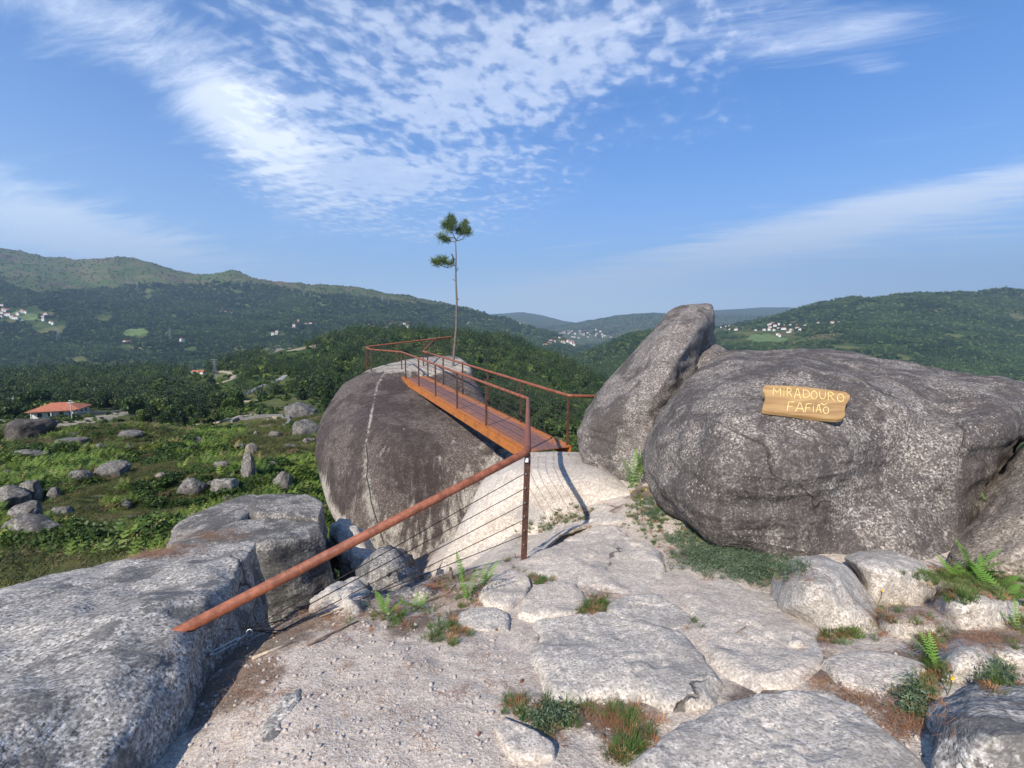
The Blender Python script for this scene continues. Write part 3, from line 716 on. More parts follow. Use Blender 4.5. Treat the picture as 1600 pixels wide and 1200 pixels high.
mb = MB(); mb.tube([rail_end+Vector((0, -.012, -.01)), rail_end+Vector((.012, -.015, -.16)), rail_end+Vector((-.02, .06, -.20))], .017, 10); mb.build('end_post', M['post'], bridge, rail_end)
obj('mortar_anchor', av, af, M['gran_light'], bridge, rail_end)
# cables
def cables(a_lo, a_hi, b_lo, b_hi, n=6, r=.0052, sag=0):
    for k in range(n):
        t = (k+.6)/(n+.4); mb = MB(); a = a_lo.lerp(a_hi, t); b = b_lo.lerp(b_hi, t)
        mb.tube([a, a.lerp(b, .5)+Vector((0, 0, -sag)), b], r, 5); mb.build('cable', M['cable'], bridge, a)
cables(D(ts[0], -W2+.03, 0), RL[0], D(ts[5], -W2+.03, 0), RL[5], 7)
cables(D(ts[0], W2-.03, 0), RR[0], D(ts[5], W2-.03, 0), RR[5], 7)
pr = P(960, 620, 8.95); cables(D(ts[0], W2-.03, 0), RR[0], zat(pr, D(ts[0], W2, 0).z), pr, 6)
for a, b in zip(encl[:-1], encl[1:]):
    cables(zlo(a, .7, 1.3), a, zlo(b, .7, 1.3), b, 5)
cables(nearpost_b+Vector((0, 0, .03)), nearpost_t, D(ts[0], -W2+.03, 0), RL[0], 5, .0026)
# five cables from the near post gather at the turnbuckle on the ledge rock
eye = P(296, 1040, 2.28); tb0 = P(330, 1022, 2.4); tb1 = P(372, 1000, 2.55)
gather = P(395, 985, 2.66)
for py, gx, gy in ((739, 410, 972), (763, 425, 976), (787, 440, 985), (812, 450, 992), (836, 430, 990)):
    mb = MB(); a = P(822-(py-719)*.03, py, 4.0)
    b = P(gx, gy, 2.72); mb.tube([a, b, gather], .0034, 5); mb.build('cable', M['cable'], bridge, a)
mb = MB()
ring = [eye+Vector((math.cos(t)*.026, math.sin(t)*.012, math.sin(t)*.026)) for t in np.linspace(0, 2*math.pi, 15)]
mb.tube(ring, .007, 8); mb.tube([eye, P(262, 1045, 2.33)], .008, 8)
mb.build('eye_bolt', M['zinc'], bridge, eye, smooth=True)
mb = MB(); mb.tube([eye+Vector((.02, 0, 0)), tb0], .005, 6); mb.build('hook', M['rail'], bridge, eye, smooth=True)
mb = MB(); up2 = Vector((0, .006, .010))
mb.tube([tb0, tb0+up2, tb1+up2, tb1], .004, 6); mb.tube([tb0, tb0-up2, tb1-up2, tb1], .004, 6)
for q in (tb0, tb1): mb.tube([q-(tb1-tb0).normalized()*.012, q+(tb1-tb0).normalized()*.012], .009, 8)
r2 = [gather.lerp(tb1, .25)+Vector((math.cos(t)*.018, math.sin(t)*.008, math.sin(t)*.016)) for t in np.linspace(0, 2*math.pi, 13)]
mb.tube(r2, .004, 6); mb.tube([tb1, gather.lerp(tb1, .4)], .005, 6)
mb.build('turnbuckle', M['zinc'], bridge, tb0, smooth=True)

# ================================================================== sign
sh, sn = hit(1260, 627)
def sign():
    n = sn.normalized(); 
    if n.dot(sh) > 0: n = -n
    hp = [hit(a, b)[0] for a, b in ((1196, 603), (1322, 614), (1316, 652), (1196, 642))]
    n = (hp[2]-hp[0]).cross(hp[1]-hp[3]).normalized()
    if n.dot(sh) > 0: n = -n
    n = (n*.8+Vector((-.1, -1, .0)).normalized()*.2).normalized()
    off = max((hit(a, b)[0]-sh).dot(n) for a in range(1195, 1330, 12) for b in range(603, 655, 8))
    def onplane(px, py, c):
        d = ray(px, py); t = c.dot(n)/d.dot(n); return d*t
    c = sh+n*(off+.045)
    out = [(1196, 601), (1245, 603), (1290, 608), (1322, 612), (1328, 617), (1328, 622), (1322, 632), (1320, 640), (1321, 648), (1317, 653), (1308, 655), (1270, 652), (1230, 646), (1195, 642), (1191, 640), (1193, 630), (1196, 623), (1195, 615), (1192, 610), (1194, 604)]
    pts = [onplane(a, b, c) for a, b in out]
    m = len(pts); th = .035
    root = empty('wooden_sign', c-n*.05)
    tag(root, 'carved varnished wooden sign reading MIRADOURO FAFIÃO on the dark boulder', 'sign')
    bm = bmesh.new(); fr = [bm.verts.new(q) for q in pts]; bk = [bm.verts.new(q-n*th) for q in pts]
    bm.faces.new(fr); bm.faces.new(bk[::-1])
    for k in range(m): bm.faces.new((fr[k], bk[k], bk[(k+1) % m], fr[(k+1) % m]))
    bmesh.ops.recalc_face_normals(bm, faces=bm.faces)
    bmesh.ops.bevel(bm, geom=[e for e in bm.edges if any(abs((v.co-c).dot(n)) < 1e-4 for v in e.verts) and all(abs((v.co-c).dot(n)) < 1e-4 for v in e.verts)], offset=.004, segments=2, affect='EDGES')
    V = np.array([tuple(v.co) for v in bm.verts]); bm.verts.index_update(); Fc = [tuple(v.index for v in f.verts) for f in bm.faces]; bm.free()
    obj('board', V, Fc, M['wood'], root, c, smooth=False)
    ST_ = {'M': [[(0, 1), (.05, 0), (.5, .62), (.95, 0), (1, 1)]], 'i': [[(.5, .28), (.45, 1)], [(.52, .02), (.53, .06)]], 'I': [[(.5, 0), (.5, 1)]],
     'R': [[(.1, 1), (.12, 0), (.6, .02), (.85, .2), (.7, .42), (.15, .52)], [(.4, .5), (.95, 1)]],
     'A': [[(0, 1), (.45, 0), (.6, 0), (1, 1)], [(.2, .62), (.85, .62)]],
     'D': [[(.1, 0), (.12, 1), (.6, .95), (.95, .6), (.85, .2), (.5, 0), (.1, 0)]],
     'O': [[(.5, 0), (.15, .2), (0, .55), (.2, .9), (.5, 1), (.85, .85), (1, .5), (.85, .15), (.5, 0)]],
     'U': [[(.05, 0), (.05, .6), (.25, .95), (.6, .98), (.85, .7), (.92, 0)]],
     'F': [[(1, .0), (.2, .03), (0, 1)], [(.12, .5), (.8, .47)]], '~': [[(0, .8), (.3, .2), (.6, .8), (1, .1)]]}
    def word(chars):
        for ch, x0, y0, w, h in chars:
            mb = MB()
            for st in ST_[ch]:
                q = [onplane(x0+a*w, y0+b*h+(a*w)*.09, c+n*.0015) for a, b in st]
                if len(q) > 2: q = arc(q, .012, 3)
                mb.tube(q, .0027, 6)
            yield mb
    row1 = [('M', 1208, 606, 12, 11), ('i', 1222, 607, 6, 12), ('R', 1229, 606, 9, 13), ('A', 1241, 607, 10, 15), ('D', 1254, 609, 12, 12), ('O', 1267, 610, 10, 13), ('U', 1280, 611, 11, 12), ('R', 1293, 612, 11, 13), ('O', 1308, 615, 11, 12)]
    row2 = [('F', 1230, 627, 11, 15), ('A', 1243, 629, 13, 14), ('F', 1258, 630, 10, 14), ('i', 1268, 631, 6, 13), ('A', 1275, 632, 8, 12), ('O', 1286, 635, 9, 11), ('~', 1281, 629, 11, 4)]
    for mb in list(word(row1))+list(word(row2)): mb.build('letter', M['letter'], root, c)
sign()
#@@TERRAIN
# ================================================================== far terrain, one sheet
LINES = [
 [(-900, 1000, 3.0), (0, 985, 4.0), (200, 985, 4.2), (480, 1010, 5.0), (700, 1000, 5.5), (1000, 1000, 6), (2500, 1000, 5)],
 [(-900, 840, 8.0), (0, 862, 8.5), (250, 858, 9.0), (480, 870, 9.5), (600, 930, 10), (800, 960, 10), (1200, 980, 10), (2500, 950, 9)],
 [(-900, 760, 20), (0, 778, 21), (250, 772, 22), (420, 780, 22), (500, 800, 22), (700, 900, 22), (1000, 920, 22), (2500, 900, 22)],
 [(-900, 705, 40), (0, 712, 42), (250, 706, 42), (420, 700, 42), (500, 712, 42), (700, 820, 42), (1000, 860, 42), (2500, 850, 42)],
 [(-900, 690, 62), (0, 686, 64), (120, 682, 64), (250, 680, 66), (400, 672, 75), (500, 660, 80), (700, 740, 75), (1000, 780, 75), (2500, 800, 75)],
 [(-900, 676, 120), (0, 672, 120), (120, 671, 125), (250, 670, 125), (400, 660, 130), (500, 645, 140), (700, 690, 130), (900, 715, 130), (1100, 760, 130), (2500, 760, 130)],
 [(-900, 650, 185), (0, 650, 185), (120, 645, 190), (250, 645, 200), (400, 632, 200), (500, 612, 220), (700, 640, 220), (900, 665, 220), (1100, 720, 220), (2500, 720, 220)],
 [(-900, 620, 320), (0, 615, 320), (150, 612, 320), (300, 608, 320), (400, 596, 330), (500, 578, 340), (600, 580, 350), (700, 590, 350), (850, 620, 340), (940, 645, 330), (1100, 700, 330), (2500, 700, 330)],
 [(-900, 600, 520), (0, 592, 520), (200, 588, 520), (330, 580, 520), (400, 562, 540), (440, 546, 560), (500, 534, 600), (560, 524, 620), (640, 520, 640), (700, 527, 640), (740, 528, 630), (800, 541, 610), (860, 558, 580), (900, 578, 560), (945, 600, 540), (1000, 640, 520), (1150, 680, 520), (2500, 680, 520)],
 [(-900, 720, 950), (0, 690, 950), (400, 660, 1000), (700, 640, 1050), (850, 640, 1050), (1000, 660, 900), (1300, 640, 800), (2500, 640, 800)],
 [(-900, 540, 1500), (0, 540, 1500), (200, 550, 1500), (400, 555, 1600), (560, 545, 1900), (700, 548, 2100), (800, 556, 2200), (870, 575, 2000), (900, 556, 1700), (940, 537, 1650), (985, 521, 1600), (1050, 514, 1600), (1120, 545, 1450), (1300, 560, 1300), (1450, 580, 1200), (1600, 590, 1150), (2500, 590, 1150)],
 [(-900, 430, 2300), (0, 437, 2300), (60, 450, 2300), (120, 470, 2300), (200, 478, 2400), (350, 482, 2500), (500, 490, 2600), (640, 500, 2700), (760, 513, 2800), (820, 528, 2800), (870, 548, 2600), (900, 560, 2600), (1000, 548, 2600), (1120, 519, 2300), (1200, 512, 2100), (1300, 500, 1900), (1450, 508, 1800), (1600, 520, 1800), (2500, 520, 1800)],
 [(-900, 395, 3300), (-200, 388, 3300), (0, 393, 3300), (60, 399, 3300), (125, 407, 3300), (150, 403, 3300), (185, 402, 3300), (230, 409, 3300), (300, 425, 3300), (370, 429, 3300), (430, 447, 3300), (500, 448, 3400), (560, 453, 3500), (640, 460, 3600), (700, 471, 3700), (760, 486, 3700), (800, 500, 3700), (830, 508, 3600), (860, 520, 3500), (890, 536, 3400), (920, 552, 3400), (1000, 545, 3400), (1080, 525, 3200), (1120, 511, 3000), (1160, 503, 2900), (1210, 489, 2800), (1300, 475, 2700), (1370, 463, 2600), (1420, 458, 2600), (1600, 456, 2600), (2500, 450, 2600)],
 [(-900, 520, 5200), (0, 520, 5200), (700, 520, 5200), (800, 530, 5200), (860, 540, 5200), (900, 542, 5200), (950, 538, 5200), (1000, 534, 5200), (1100, 530, 5200), (1200, 530, 5000), (2500, 530, 5000)],
 [(-900, 500, 8000), (700, 500, 8000), (800, 512, 8000), (850, 513, 8000), (880, 508, 8000), (910, 502, 8000), (960, 494, 8000), (1020, 489, 8000), (1045, 490, 8000), (1120, 494, 8000), (1300, 500, 8000), (2500, 500, 8000)],
 [(-900, 495, 13000), (700, 496, 13000), (780, 490, 13000), (815, 487, 13000), (850, 493, 13000), (880, 501, 13000), (905, 505, 13000), (960, 500, 13000), (1040, 492, 13000), (1120, 485, 13000), (1190, 480, 13000), (1225, 480, 13000), (1300, 484, 13000), (2500, 490, 13000)],
 [(-900, 520, 20000), (2500, 520, 20000)]]
NTt, NRr = 760, 620
tt = np.linspace(-1.75, 1.75, NTt); lr = np.linspace(math.log(4.2), math.log(16500), NRr)
KY = []; KZ = []
for Ln in LINES:
    q = np.array([tuple(P(*c)) for c in Ln]); t = q[:, 0]/q[:, 1]; o = np.argsort(t)
    KY.append(np.interp(tt, t[o], np.log(q[o, 1]))); KZ.append(np.interp(tt, t[o], q[o, 2]))
KY = np.array(KY); KZ = np.array(KZ)
TZ = np.zeros((NRr, NTt))
for j in range(NTt):
    ky = KY[:, j]; kz = KZ[:, j]
    # monotone cubic in log distance
    i = np.clip(np.searchsorted(ky, lr, 'right')-1, 0, len(ky)-2); h = ky[i+1]-ky[i]; u = np.clip((lr-ky[i])/h, 0, 1)
    us = u*u*(3-2*u); w = .5
    TZ[:, j] = kz[i]+(kz[i+1]-kz[i])*(us*w+u*(1-w))
YY = np.exp(lr)[:, None]*np.ones((1, NTt)); XX = YY*tt[None, :]
pp = np.c_[XX.ravel(), YY.ravel(), np.zeros(XX.size)]
for (wl, amp, y0, y1) in ((2200, 55, 1100, 3500), (130, 7, 1500, 3000), (700, 44, 900, 3000), (220, 17, 500, 1500), (60, 2.2, 60, 300), (14, .7, 8, 40), (3.5, .28, 5, 12), (25, .8, 20, 80)):
    n = fbm(pp/wl, 3, int(wl)); n = (1-np.abs(n)*1.6) if wl > 200 else n
    w = np.clip((pp[:, 1]-y0)/(y1-y0), 0, 1)
    crest = 1
    if wl > 200: 
        n = n-.45
    TZ += (n*amp*w*(.55 if wl > 200 else 1)).reshape(TZ.shape)*np.clip(1-(YY-6000)/6000, .25, 1)
RAT = TZ/YY
VIS = RAT >= np.maximum.accumulate(RAT, 0)-1e-4
def hitT(px, py, kmin=4):
    d = ray(px, py); t = d.x/d.y; s = d.z/d.y; j = int(round((t-tt[0])/(tt[1]-tt[0]))); j = min(max(j, 0), NTt-1)
    k = np.argmax((RAT[:, j] >= s) & (np.exp(lr) > kmin))
    if RAT[k, j] < s: return None
    y = math.exp(lr[k]); return Vector((t*y, y, TZ[k, j]))
def zT(x, y):
    t = x/y; a = (np.log(y)-lr[0])/(lr[1]-lr[0]); b = (t-tt[0])/(tt[1]-tt[0])
    a = np.clip(a, 0, NRr-1.001); b = np.clip(b, 0, NTt-1.001); i = np.floor(a).astype(int); j = np.floor(b).astype(int); u = a-i; v = b-j
    return TZ[i, j]*(1-u)*(1-v)+TZ[i+1, j]*u*(1-v)+TZ[i, j+1]*(1-u)*v+TZ[i+1, j+1]*u*v
def hillmat():
    m, nt, bs = newmat('hillside_cover'); g = NT(nt); co = g.pos()
    dist = g.attr('dist')
    n1 = g.noise(co, .0016, 6, .6, .3); n2 = g.noise(co, .012, 5, .62); n3 = g.noise(co, .25, 5, .65)
    far = g.mix(g.mapr(n2, .35, .65), (.030, .050, .020), (.062, .088, .030))
    far = g.mix(g.math('MULTIPLY', g.mapr(n2, .46, .62), .7), far, (.13, .12, .055))
    heath = g.mix(g.mapr(n2, .4, .62), (.055, .085, .028), (.105, .095, .05))
    hn = g.noise(co, .0035, 5, .65, .5)
    heath = g.mix(g.math('MULTIPLY', g.mapr(hn, .52, .64), .7), heath, (.12, .085, .06))
    far = g.mix(g.attr('heath'), far, heath)
    near = g.mix(g.mapr(n3, .35, .65), (.045, .06, .02), (.11, .105, .045))
    n4 = g.noise(co, 1.3, 5, .7)
    near = g.mix(g.math('MULTIPLY', g.mapr(n4, .5, .66), .6), near, (.24, .20, .14))
    c = g.mix(g.mapr(dist, 130, 260), near, far)
    nt.links.new(c, bs.inputs['Base Color']); bs.inputs['Roughness'].default_value = 1; bs.inputs['Specular IOR Level'].default_value = 0
    b1 = g.bump(g.noise(co, .05, 6, .7), 8, .5)
    nt.links.new(g.bump(g.noise(co, 2, 5, .7), .15, .5), bs.inputs['Normal'])
    return m
M['hills'] = hillmat()
tv = np.c_[XX.ravel(), YY.ravel(), TZ.ravel()]
hills = obj('hills', tv, quads(NTt, NRr), M['hills'])
tag(hills, 'green hillsides and mountains around the valley', 'hills', kind='structure')
attr(hills.data, 'dist', tv[:, 1])
# open heath high on the left mountain and on rocky parts of the right one
cc = np.c_[tv[:, 0], tv[:, 1]*CT-tv[:, 2]*ST, tv[:, 1]*ST+tv[:, 2]*CT]
HPX = 800+F*cc[:, 0]/cc[:, 1]; HPY = 600-F*cc[:, 2]/cc[:, 1]
hz = fbm(pp/500., 4, 77)
limit = np.interp(HPX, [-400, 0, 60, 130, 250, 400, 600, 760, 900], [440, 440, 468, 462, 450, 452, 468, 490, 500])
heath = np.clip((limit-HPY+hz*9)/7, 0, 1)*(tv[:, 1] > 2000)*(HPX < 900)
hr = np.clip((fbm(pp/320., 4, 91)-.28)*5, 0, 1)*(HPX > 1100)*(tv[:, 1] > 1500)
heath = np.maximum(heath, hr*.9)
heath = np.maximum(heath, np.clip((tv[:, 1]-4500)/3000, 0, .6))
attr(hills.data, 'heath', heath)
HEATH = heath.reshape(TZ.shape)

# ---- foliage meshes
def cards(n, fn, size, seed, jitter=1., asp=.6):
    r = np.random.RandomState(seed); V = []
    for k in range(n):
        c = fn(r); a = r.normal(size=3); a /= np.linalg.norm(a); b = np.cross(a, r.normal(size=3)); b /= np.linalg.norm(b)
        s = size*(.6+.8*r.rand()); V += [c-a*s-b*s*asp, c+a*s-b*s*asp*.7, c+a*s*1.1+b*s*asp, c-a*s*.8+b*s*asp]
    return np.array(V), np.arange(4*n).reshape(-1, 4)
def blobfn(blobs):
    bl = np.array(blobs); vol = bl[:, 3]**2; vol = vol/vol.sum()
    def fn(r):
        k = r.choice(len(bl), p=vol); d = r.normal(size=3); d /= np.linalg.norm(d); q = bl[k]
        return q[:3]+d*q[3]*(.72+.32*r.rand())*np.array((1, 1, .8))
    return fn
def crown_broad(h, w, seed, n=420, size=.28, nb=9):
    r = np.random.RandomState(seed); bl = []
    for k in range(nb):
        a = r.rand()*6.28; rr = w*.33*math.sqrt(r.rand()); zz = h*(.35+.5*r.rand()); bl.append((math.cos(a)*rr, math.sin(a)*rr, zz, w*(.17+.14*r.rand())))
    return cards(n, blobfn(bl), size*w/4, seed)
def crown_pine(h, w, seed, n=380, size=.24):
    r = np.random.RandomState(seed); bl = []
    nl = 7
    for k in range(nl):
        zz = h*(.38+.58*k/(nl-1)); rad = w*.42*(1-.72*k/(nl-1)); m = 4 if k < nl-1 else 1
        for j in range(m):
            a = r.rand()*6.28; bl.append((math.cos(a)*rad*.7, math.sin(a)*rad*.7, zz+r.randn()*.2, rad*.42+.25))
    return cards(n, blobfn(bl), size*w/3.2, seed, asp=.4)
def trunkmb(h, r0, lean=0, limbs=3, seed=0, top=.7):
    rr = random.Random(seed); mb = MB(); mb.tube([(0, 0, -.8), (lean*.3, 0, h*.35), (lean, 0, h*top)], [r0, r0*.75, r0*.35], 7)
    for k in range(limbs):
        z = h*(.3+.35*rr.random()); a = rr.random()*6.28; l = h*.22
        mb.tube([(lean*.5, 0, z), (math.cos(a)*l*.6, math.sin(a)*l*.6, z+l*.5), (math.cos(a)*l, math.sin(a)*l, z+l)], [r0*.4, r0*.28, r0*.12], 5)
    return mb
# geometry-nodes scatter for uncountable cover
def unlinked(name, meshes, mats):
    c = bpy.data.collections.new(name)
    for k, (me, mt) in enumerate(zip(meshes, mats)):
        if mt is not None: me.materials.append(mt)
        o = bpy.data.objects.new(name, me); c.objects.link(o)
    return c
def scatter(name, pts, scl, rot, colln, label, cat):
    me = mkmesh(name, pts, np.zeros((0, 3), dtype=int)) if False else bpy.data.meshes.new(name)
    me.vertices.add(len(pts)); me.vertices.foreach_set('co', np.asarray(pts, dtype=np.float32).ravel())
    a = me.attributes.new('scl', 'FLOAT_VECTOR', 'POINT'); a.data.foreach_set('vector', np.asarray(scl, dtype=np.float32).ravel())
    a = me.attributes.new('rotv', 'FLOAT_VECTOR', 'POINT'); a.data.foreach_set('vector', np.asarray(rot, dtype=np.float32).ravel())
    o = link(name, me)
    ng = bpy.data.node_groups.new(name, 'GeometryNodeTree')
    ng.interface.new_socket('Geometry', in_out='INPUT', socket_type='NodeSocketGeometry'); ng.interface.new_socket('Geometry', in_out='OUTPUT', socket_type='NodeSocketGeometry')
    N = ng.nodes; gi = N.new('NodeGroupInput'); go = N.new('NodeGroupOutput'); ip = N.new('GeometryNodeInstanceOnPoints')
    ci = N.new('GeometryNodeCollectionInfo'); ci.inputs[0].default_value = colln; ci.inputs['Separate Children'].default_value = True; ci.inputs['Reset Children'].default_value = True
    a1 = N.new('GeometryNodeInputNamedAttribute'); a1.data_type = 'FLOAT_VECTOR'; a1.inputs[0].default_value = 'scl'
    a2 = N.new('GeometryNodeInputNamedAttribute'); a2.data_type = 'FLOAT_VECTOR'; a2.inputs[0].default_value = 'rotv'
    rv = N.new('FunctionNodeRandomValue'); rv.data_type = 'INT'; rv.inputs[4].default_value = 0; rv.inputs[5].default_value = 9
    er = N.new('FunctionNodeEulerToRotation')
    Lk = ng.links.new
    Lk(gi.outputs[0], ip.inputs['Points']); Lk(ci.outputs[0], ip.inputs['Instance']); ip.inputs['Pick Instance'].default_value = True
    Lk(rv.outputs[2], ip.inputs['Instance Index']); Lk(a1.outputs[0], ip.inputs['Scale']); Lk(a2.outputs[0], er.inputs[0]); Lk(er.outputs[0], ip.inputs['Rotation'])
    Lk(ip.outputs[0], go.inputs[0])
    md = o.modifiers.new('scatter', 'NODES'); md.node_group = ng
    tag(o, label, cat, kind='stuff')
    return o
#@@FOREST
farm = []
for k in range(3):
    v, f = crown_broad(1.0, 1.2, 200+k, 110, .55, 5); v[:, 2] -= .25; farm.append(mkmesh('clump', v, f, False))
for k in range(1):
    v, f = crown_pine(1.25, .9, 210+k, 90, .5); v[:, 2] -= .2; farm.append(mkmesh('clump', v, f, False))
FARC = unlinked('wood_clump', farm, [M['farwood']]*4)
midm = []
for k in range(2):
    v, f = crown_pine(1.3, .62, 220+k, 230, .26); v[:, 2] -= .22; midm.append(mkmesh('pine_clump', v, f, False))
for k in range(1):
    v, f = crown_broad(1.0, 1.0, 224+k, 260, .32, 7); v[:, 2] -= .2; midm.append(mkmesh('leaf_clump', v, f, False))
MIDC = unlinked('pinewood_clump', midm, [M['conif'], M['broad'], M['broad']])
def project(x, y, z):
    c1 = y*CT-z*ST; return 800+F*x/c1, 600-F*(y*ST+z*CT)/c1
def sample(n, y0, y1, tlo=-1.45, thi=1.45, power=1.0, seed=1):
    """random points, even over the log-distance fan; kept where the hill is in view (with a margin)"""
    r = np.random.RandomState(seed); t = tlo+(thi-tlo)*r.rand(n); u = r.rand(n); ly = math.log(y0)+(math.log(y1)-math.log(y0))*u
    y = np.exp(ly); i = np.clip(((ly-lr[0])/(lr[1]-lr[0])).astype(int), 0, NRr-1); j = np.clip(((t-tt[0])/(tt[1]-tt[0])).astype(int), 0, NTt-1)
    return t*y, y, i, j, r
VM = VIS.copy()
mx = np.maximum.accumulate(RAT, 0)
def visible(i, j, y, h): return RAT[i, j]+h/y >= mx[i, j]-1e-4
# clearings: (px,py,rx,ry) where the photograph shows open ground
CLEAR = [(215, 519, 20, 6), (355, 590, 34, 10), (470, 548, 60, 7), (310, 583, 22, 6), (425, 590, 42, 5), (395, 603, 30, 5), (160, 655, 60, 18), (60, 665, 90, 12), (440, 660, 95, 17), (30, 490, 45, 10), (230, 458, 7, 8), (75, 508, 28, 8), (160, 492, 14, 6), (195, 541, 14, 3), (910, 530, 40, 7), (1200, 528, 45, 6), (1180, 518, 60, 4), (395, 655, 60, 8), (400, 612, 34, 7), (450, 594, 34, 8), (455, 628, 42, 14), (350, 600, 30, 6), (540, 572, 30, 6), (620, 600, 22, 5), (760, 596, 20, 4), (300, 545, 12, 3), (120, 560, 20, 3), (430, 520, 16, 3), (1330, 540, 30, 4), (1500, 520, 26, 4), (1420, 555, 20, 4)]
def cleared(px, py, hp=0):
    m = np.zeros(len(px), bool); wobn = .75*fbm(np.c_[px/9., py/4., px*0], 2, 88)
    for q in (0, .3, .6, .9):
        for a, b, rx, ry in CLEAR: m |= ((px-a)/rx)**2+((py-hp*q-b)/ry)**2 < 1+wobn
    return m
# far slopes
x, y, i, j, r = sample(330000, 1000, 8500, seed=3)
h = 11.; k = visible(i, j, y, 14) & (HEATH[i, j]*.86 < r.rand(len(x)))
hsz = np.where(HEATH[i, j] > .25, .45, 1)[k]
x, y = x[k], y[k]; z_ = zT(x, y); px, py = project(x, y, z_)
k = (~cleared(px, py, 5.)) & (px > -480) & (px < 2050)
thin = fbm(np.c_[x, y, x*0]/90., 3, 61); k &= (thin > -.5) | (r.rand(len(x)) < .3)
x, y, z_, hsz = x[k], y[k], z_[k], hsz[k]
sz = np.clip(y/2400., .7, 2.6)*(8.5+5*r.rand(len(x)))
print('far', len(x))
scatter('distant_wood', np.c_[x, y, z_], np.c_[sz, sz, sz*(.75+.5*r.rand(len(x)))]*hsz[:, None], np.c_[x*0, x*0, r.rand(len(x))*6.28], FARC, 'woodland covering the mountain slopes across the valley', 'woodland')
# near knoll and the valley wood
x, y, i, j, r = sample(120000, 190, 1000, -1.3, 1.3, seed=4)
k = visible(i, j, y, 9); x, y = x[k], y[k]; z_ = zT(x, y); px, py = project(x, y, z_)
k = (~cleared(px, py, 11*F/y)) & (px > -480) & (px < 1100)
gap = fbm(np.c_[x, y, x*0]/45., 3, 62); slope = (px > 560); k &= (gap > np.where(slope, -.05, -.3)) | (r.rand(len(x)) < np.where(slope, .16, .25))
x, y, z_, px, py, gap = x[k], y[k], z_[k], px[k], py[k], gap[k]
dist_thin = r.rand(len(x)) < np.clip((y/430.)**1.4, .10, 1)
x, y, z_ = x[dist_thin], y[dist_thin], z_[dist_thin]
sz = (5.2+3.6*r.rand(len(x)))*np.clip(y/420, .72, 1.2)
print('mid', len(x))
scatter('pine_wood', np.c_[x, y, z_], np.c_[sz, sz, sz*(.8+.4*r.rand(len(x)))], np.c_[x*0, x*0, r.rand(len(x))*6.28], MIDC, 'dark pine wood covering the knoll below the lookout', 'pine wood')
# undergrowth between them
x, y, i, j, r = sample(90000, 100, 700, -1.3, .4, seed=5)
k = visible(i, j, y, 2.5); x, y = x[k], y[k]; z_ = zT(x, y); px, py = project(x, y, z_)
k = ((~cleared(px, py, 2.0*F/y)) | (r.rand(len(x)) < .04)) & (px > -480) & (px < 1050); gap = fbm(np.c_[x, y, x*0]/12., 3, 63); k &= gap > -.25
x, y, z_ = x[k], y[k], z_[k]; sz = (1.3+1.6*r.rand(len(x)))*np.clip(y/250, .7, 2)
bushm = []
for q in range(3):
    v, f = crown_broad(1.0, 1.25, 230+q, 150, .38, 6); v[:, 2] -= .3; bushm.append(mkmesh('bush_clump', v, f, False))
BUSHC = unlinked('bush_clump', bushm, [M['broad'], M['bracken'], M['broad']])
print('under', len(x))
scatter('undergrowth', np.c_[x, y, z_], np.c_[sz, sz, sz*(.6+.4*r.rand(len(x)))], np.c_[x*0, x*0, r.rand(len(x))*6.28], BUSHC, 'low bushes and undergrowth on the valley floor', 'undergrowth')

# individual trees around the house and along the road
def proto_tree(kind, k):
    h = 7.5; e = empty('pine_tree' if kind == 'pine' else 'broadleaf_tree', (0, 0, 0))
    if kind == 'pine': v, f = crown_pine(h, 4.6, 300+k, 900, .22); m = M['conif']
    else: v, f = crown_broad(h, 5.6, 310+k, 1000, .22, 13); m = M['broad']
    t = trunkmb(h, .17, rnd.uniform(-.3, .3), 4, k, .85)
    obj('trunk', np.array(t.v), t.f, M['bark'], e, (0, 0, 0)); obj('crown', v, f, m, e, (0, 0, 0), smooth=False)
    return e
protos = [('pine', proto_tree('pine', k)) for k in range(3)]+[('broad', proto_tree('broad', k)) for k in range(4)]
used = set(); r = np.random.RandomState(8)
nt_ = 0; tries = 0; placed = []
while nt_ < 230 and tries < 40000:
    tries += 1
    px = r.uniform(-40, 560) if r.rand() < .8 else r.uniform(560, 960)
    py = r.uniform(600, 672) if px < 560 else r.uniform(600, 700)
    p = hitT(px, py, 95)
    if p is None or p.y > 330 or p.y < 105: continue
    if cleared(np.array([px]), np.array([py]), 10*F/p.y)[0]: continue
    # keep the view to the house and its track open
    if -20 < px < 240 and p.y < 190 and px < 205: continue
    if any((p.x-q.x)**2+(p.y-q.y)**2 < 9 for q in placed): continue
    placed.append(p)
    ki = r.randint(7) if px < 420 else r.choice([0, 1, 2, 3, 4]); kind, pr_ = protos[ki]
    if ki in used: o = copy_tree(pr_)
    else: o = pr_; used.add(ki)
    s = r.uniform(.75, 1.25) if p.y > 150 else r.uniform(.5, .8)
    o.location = p; o.scale = (s, s, s*r.uniform(.85, 1.15)); o.rotation_euler = (0, 0, r.rand()*6.28)
    tag(o, 'dark green pine standing in the wood below the lookout' if kind == 'pine' else 'bushy green broadleaf tree in the wood below the lookout', 'tree', 'pines in the valley wood' if kind == 'pine' else 'broadleaf trees in the valley wood')
    nt_ += 1
for k, (kind, e) in enumerate(protos):
    if k not in used:
        for c in list(e.children): bpy.data.objects.remove(c)
        bpy.data.objects.remove(e)

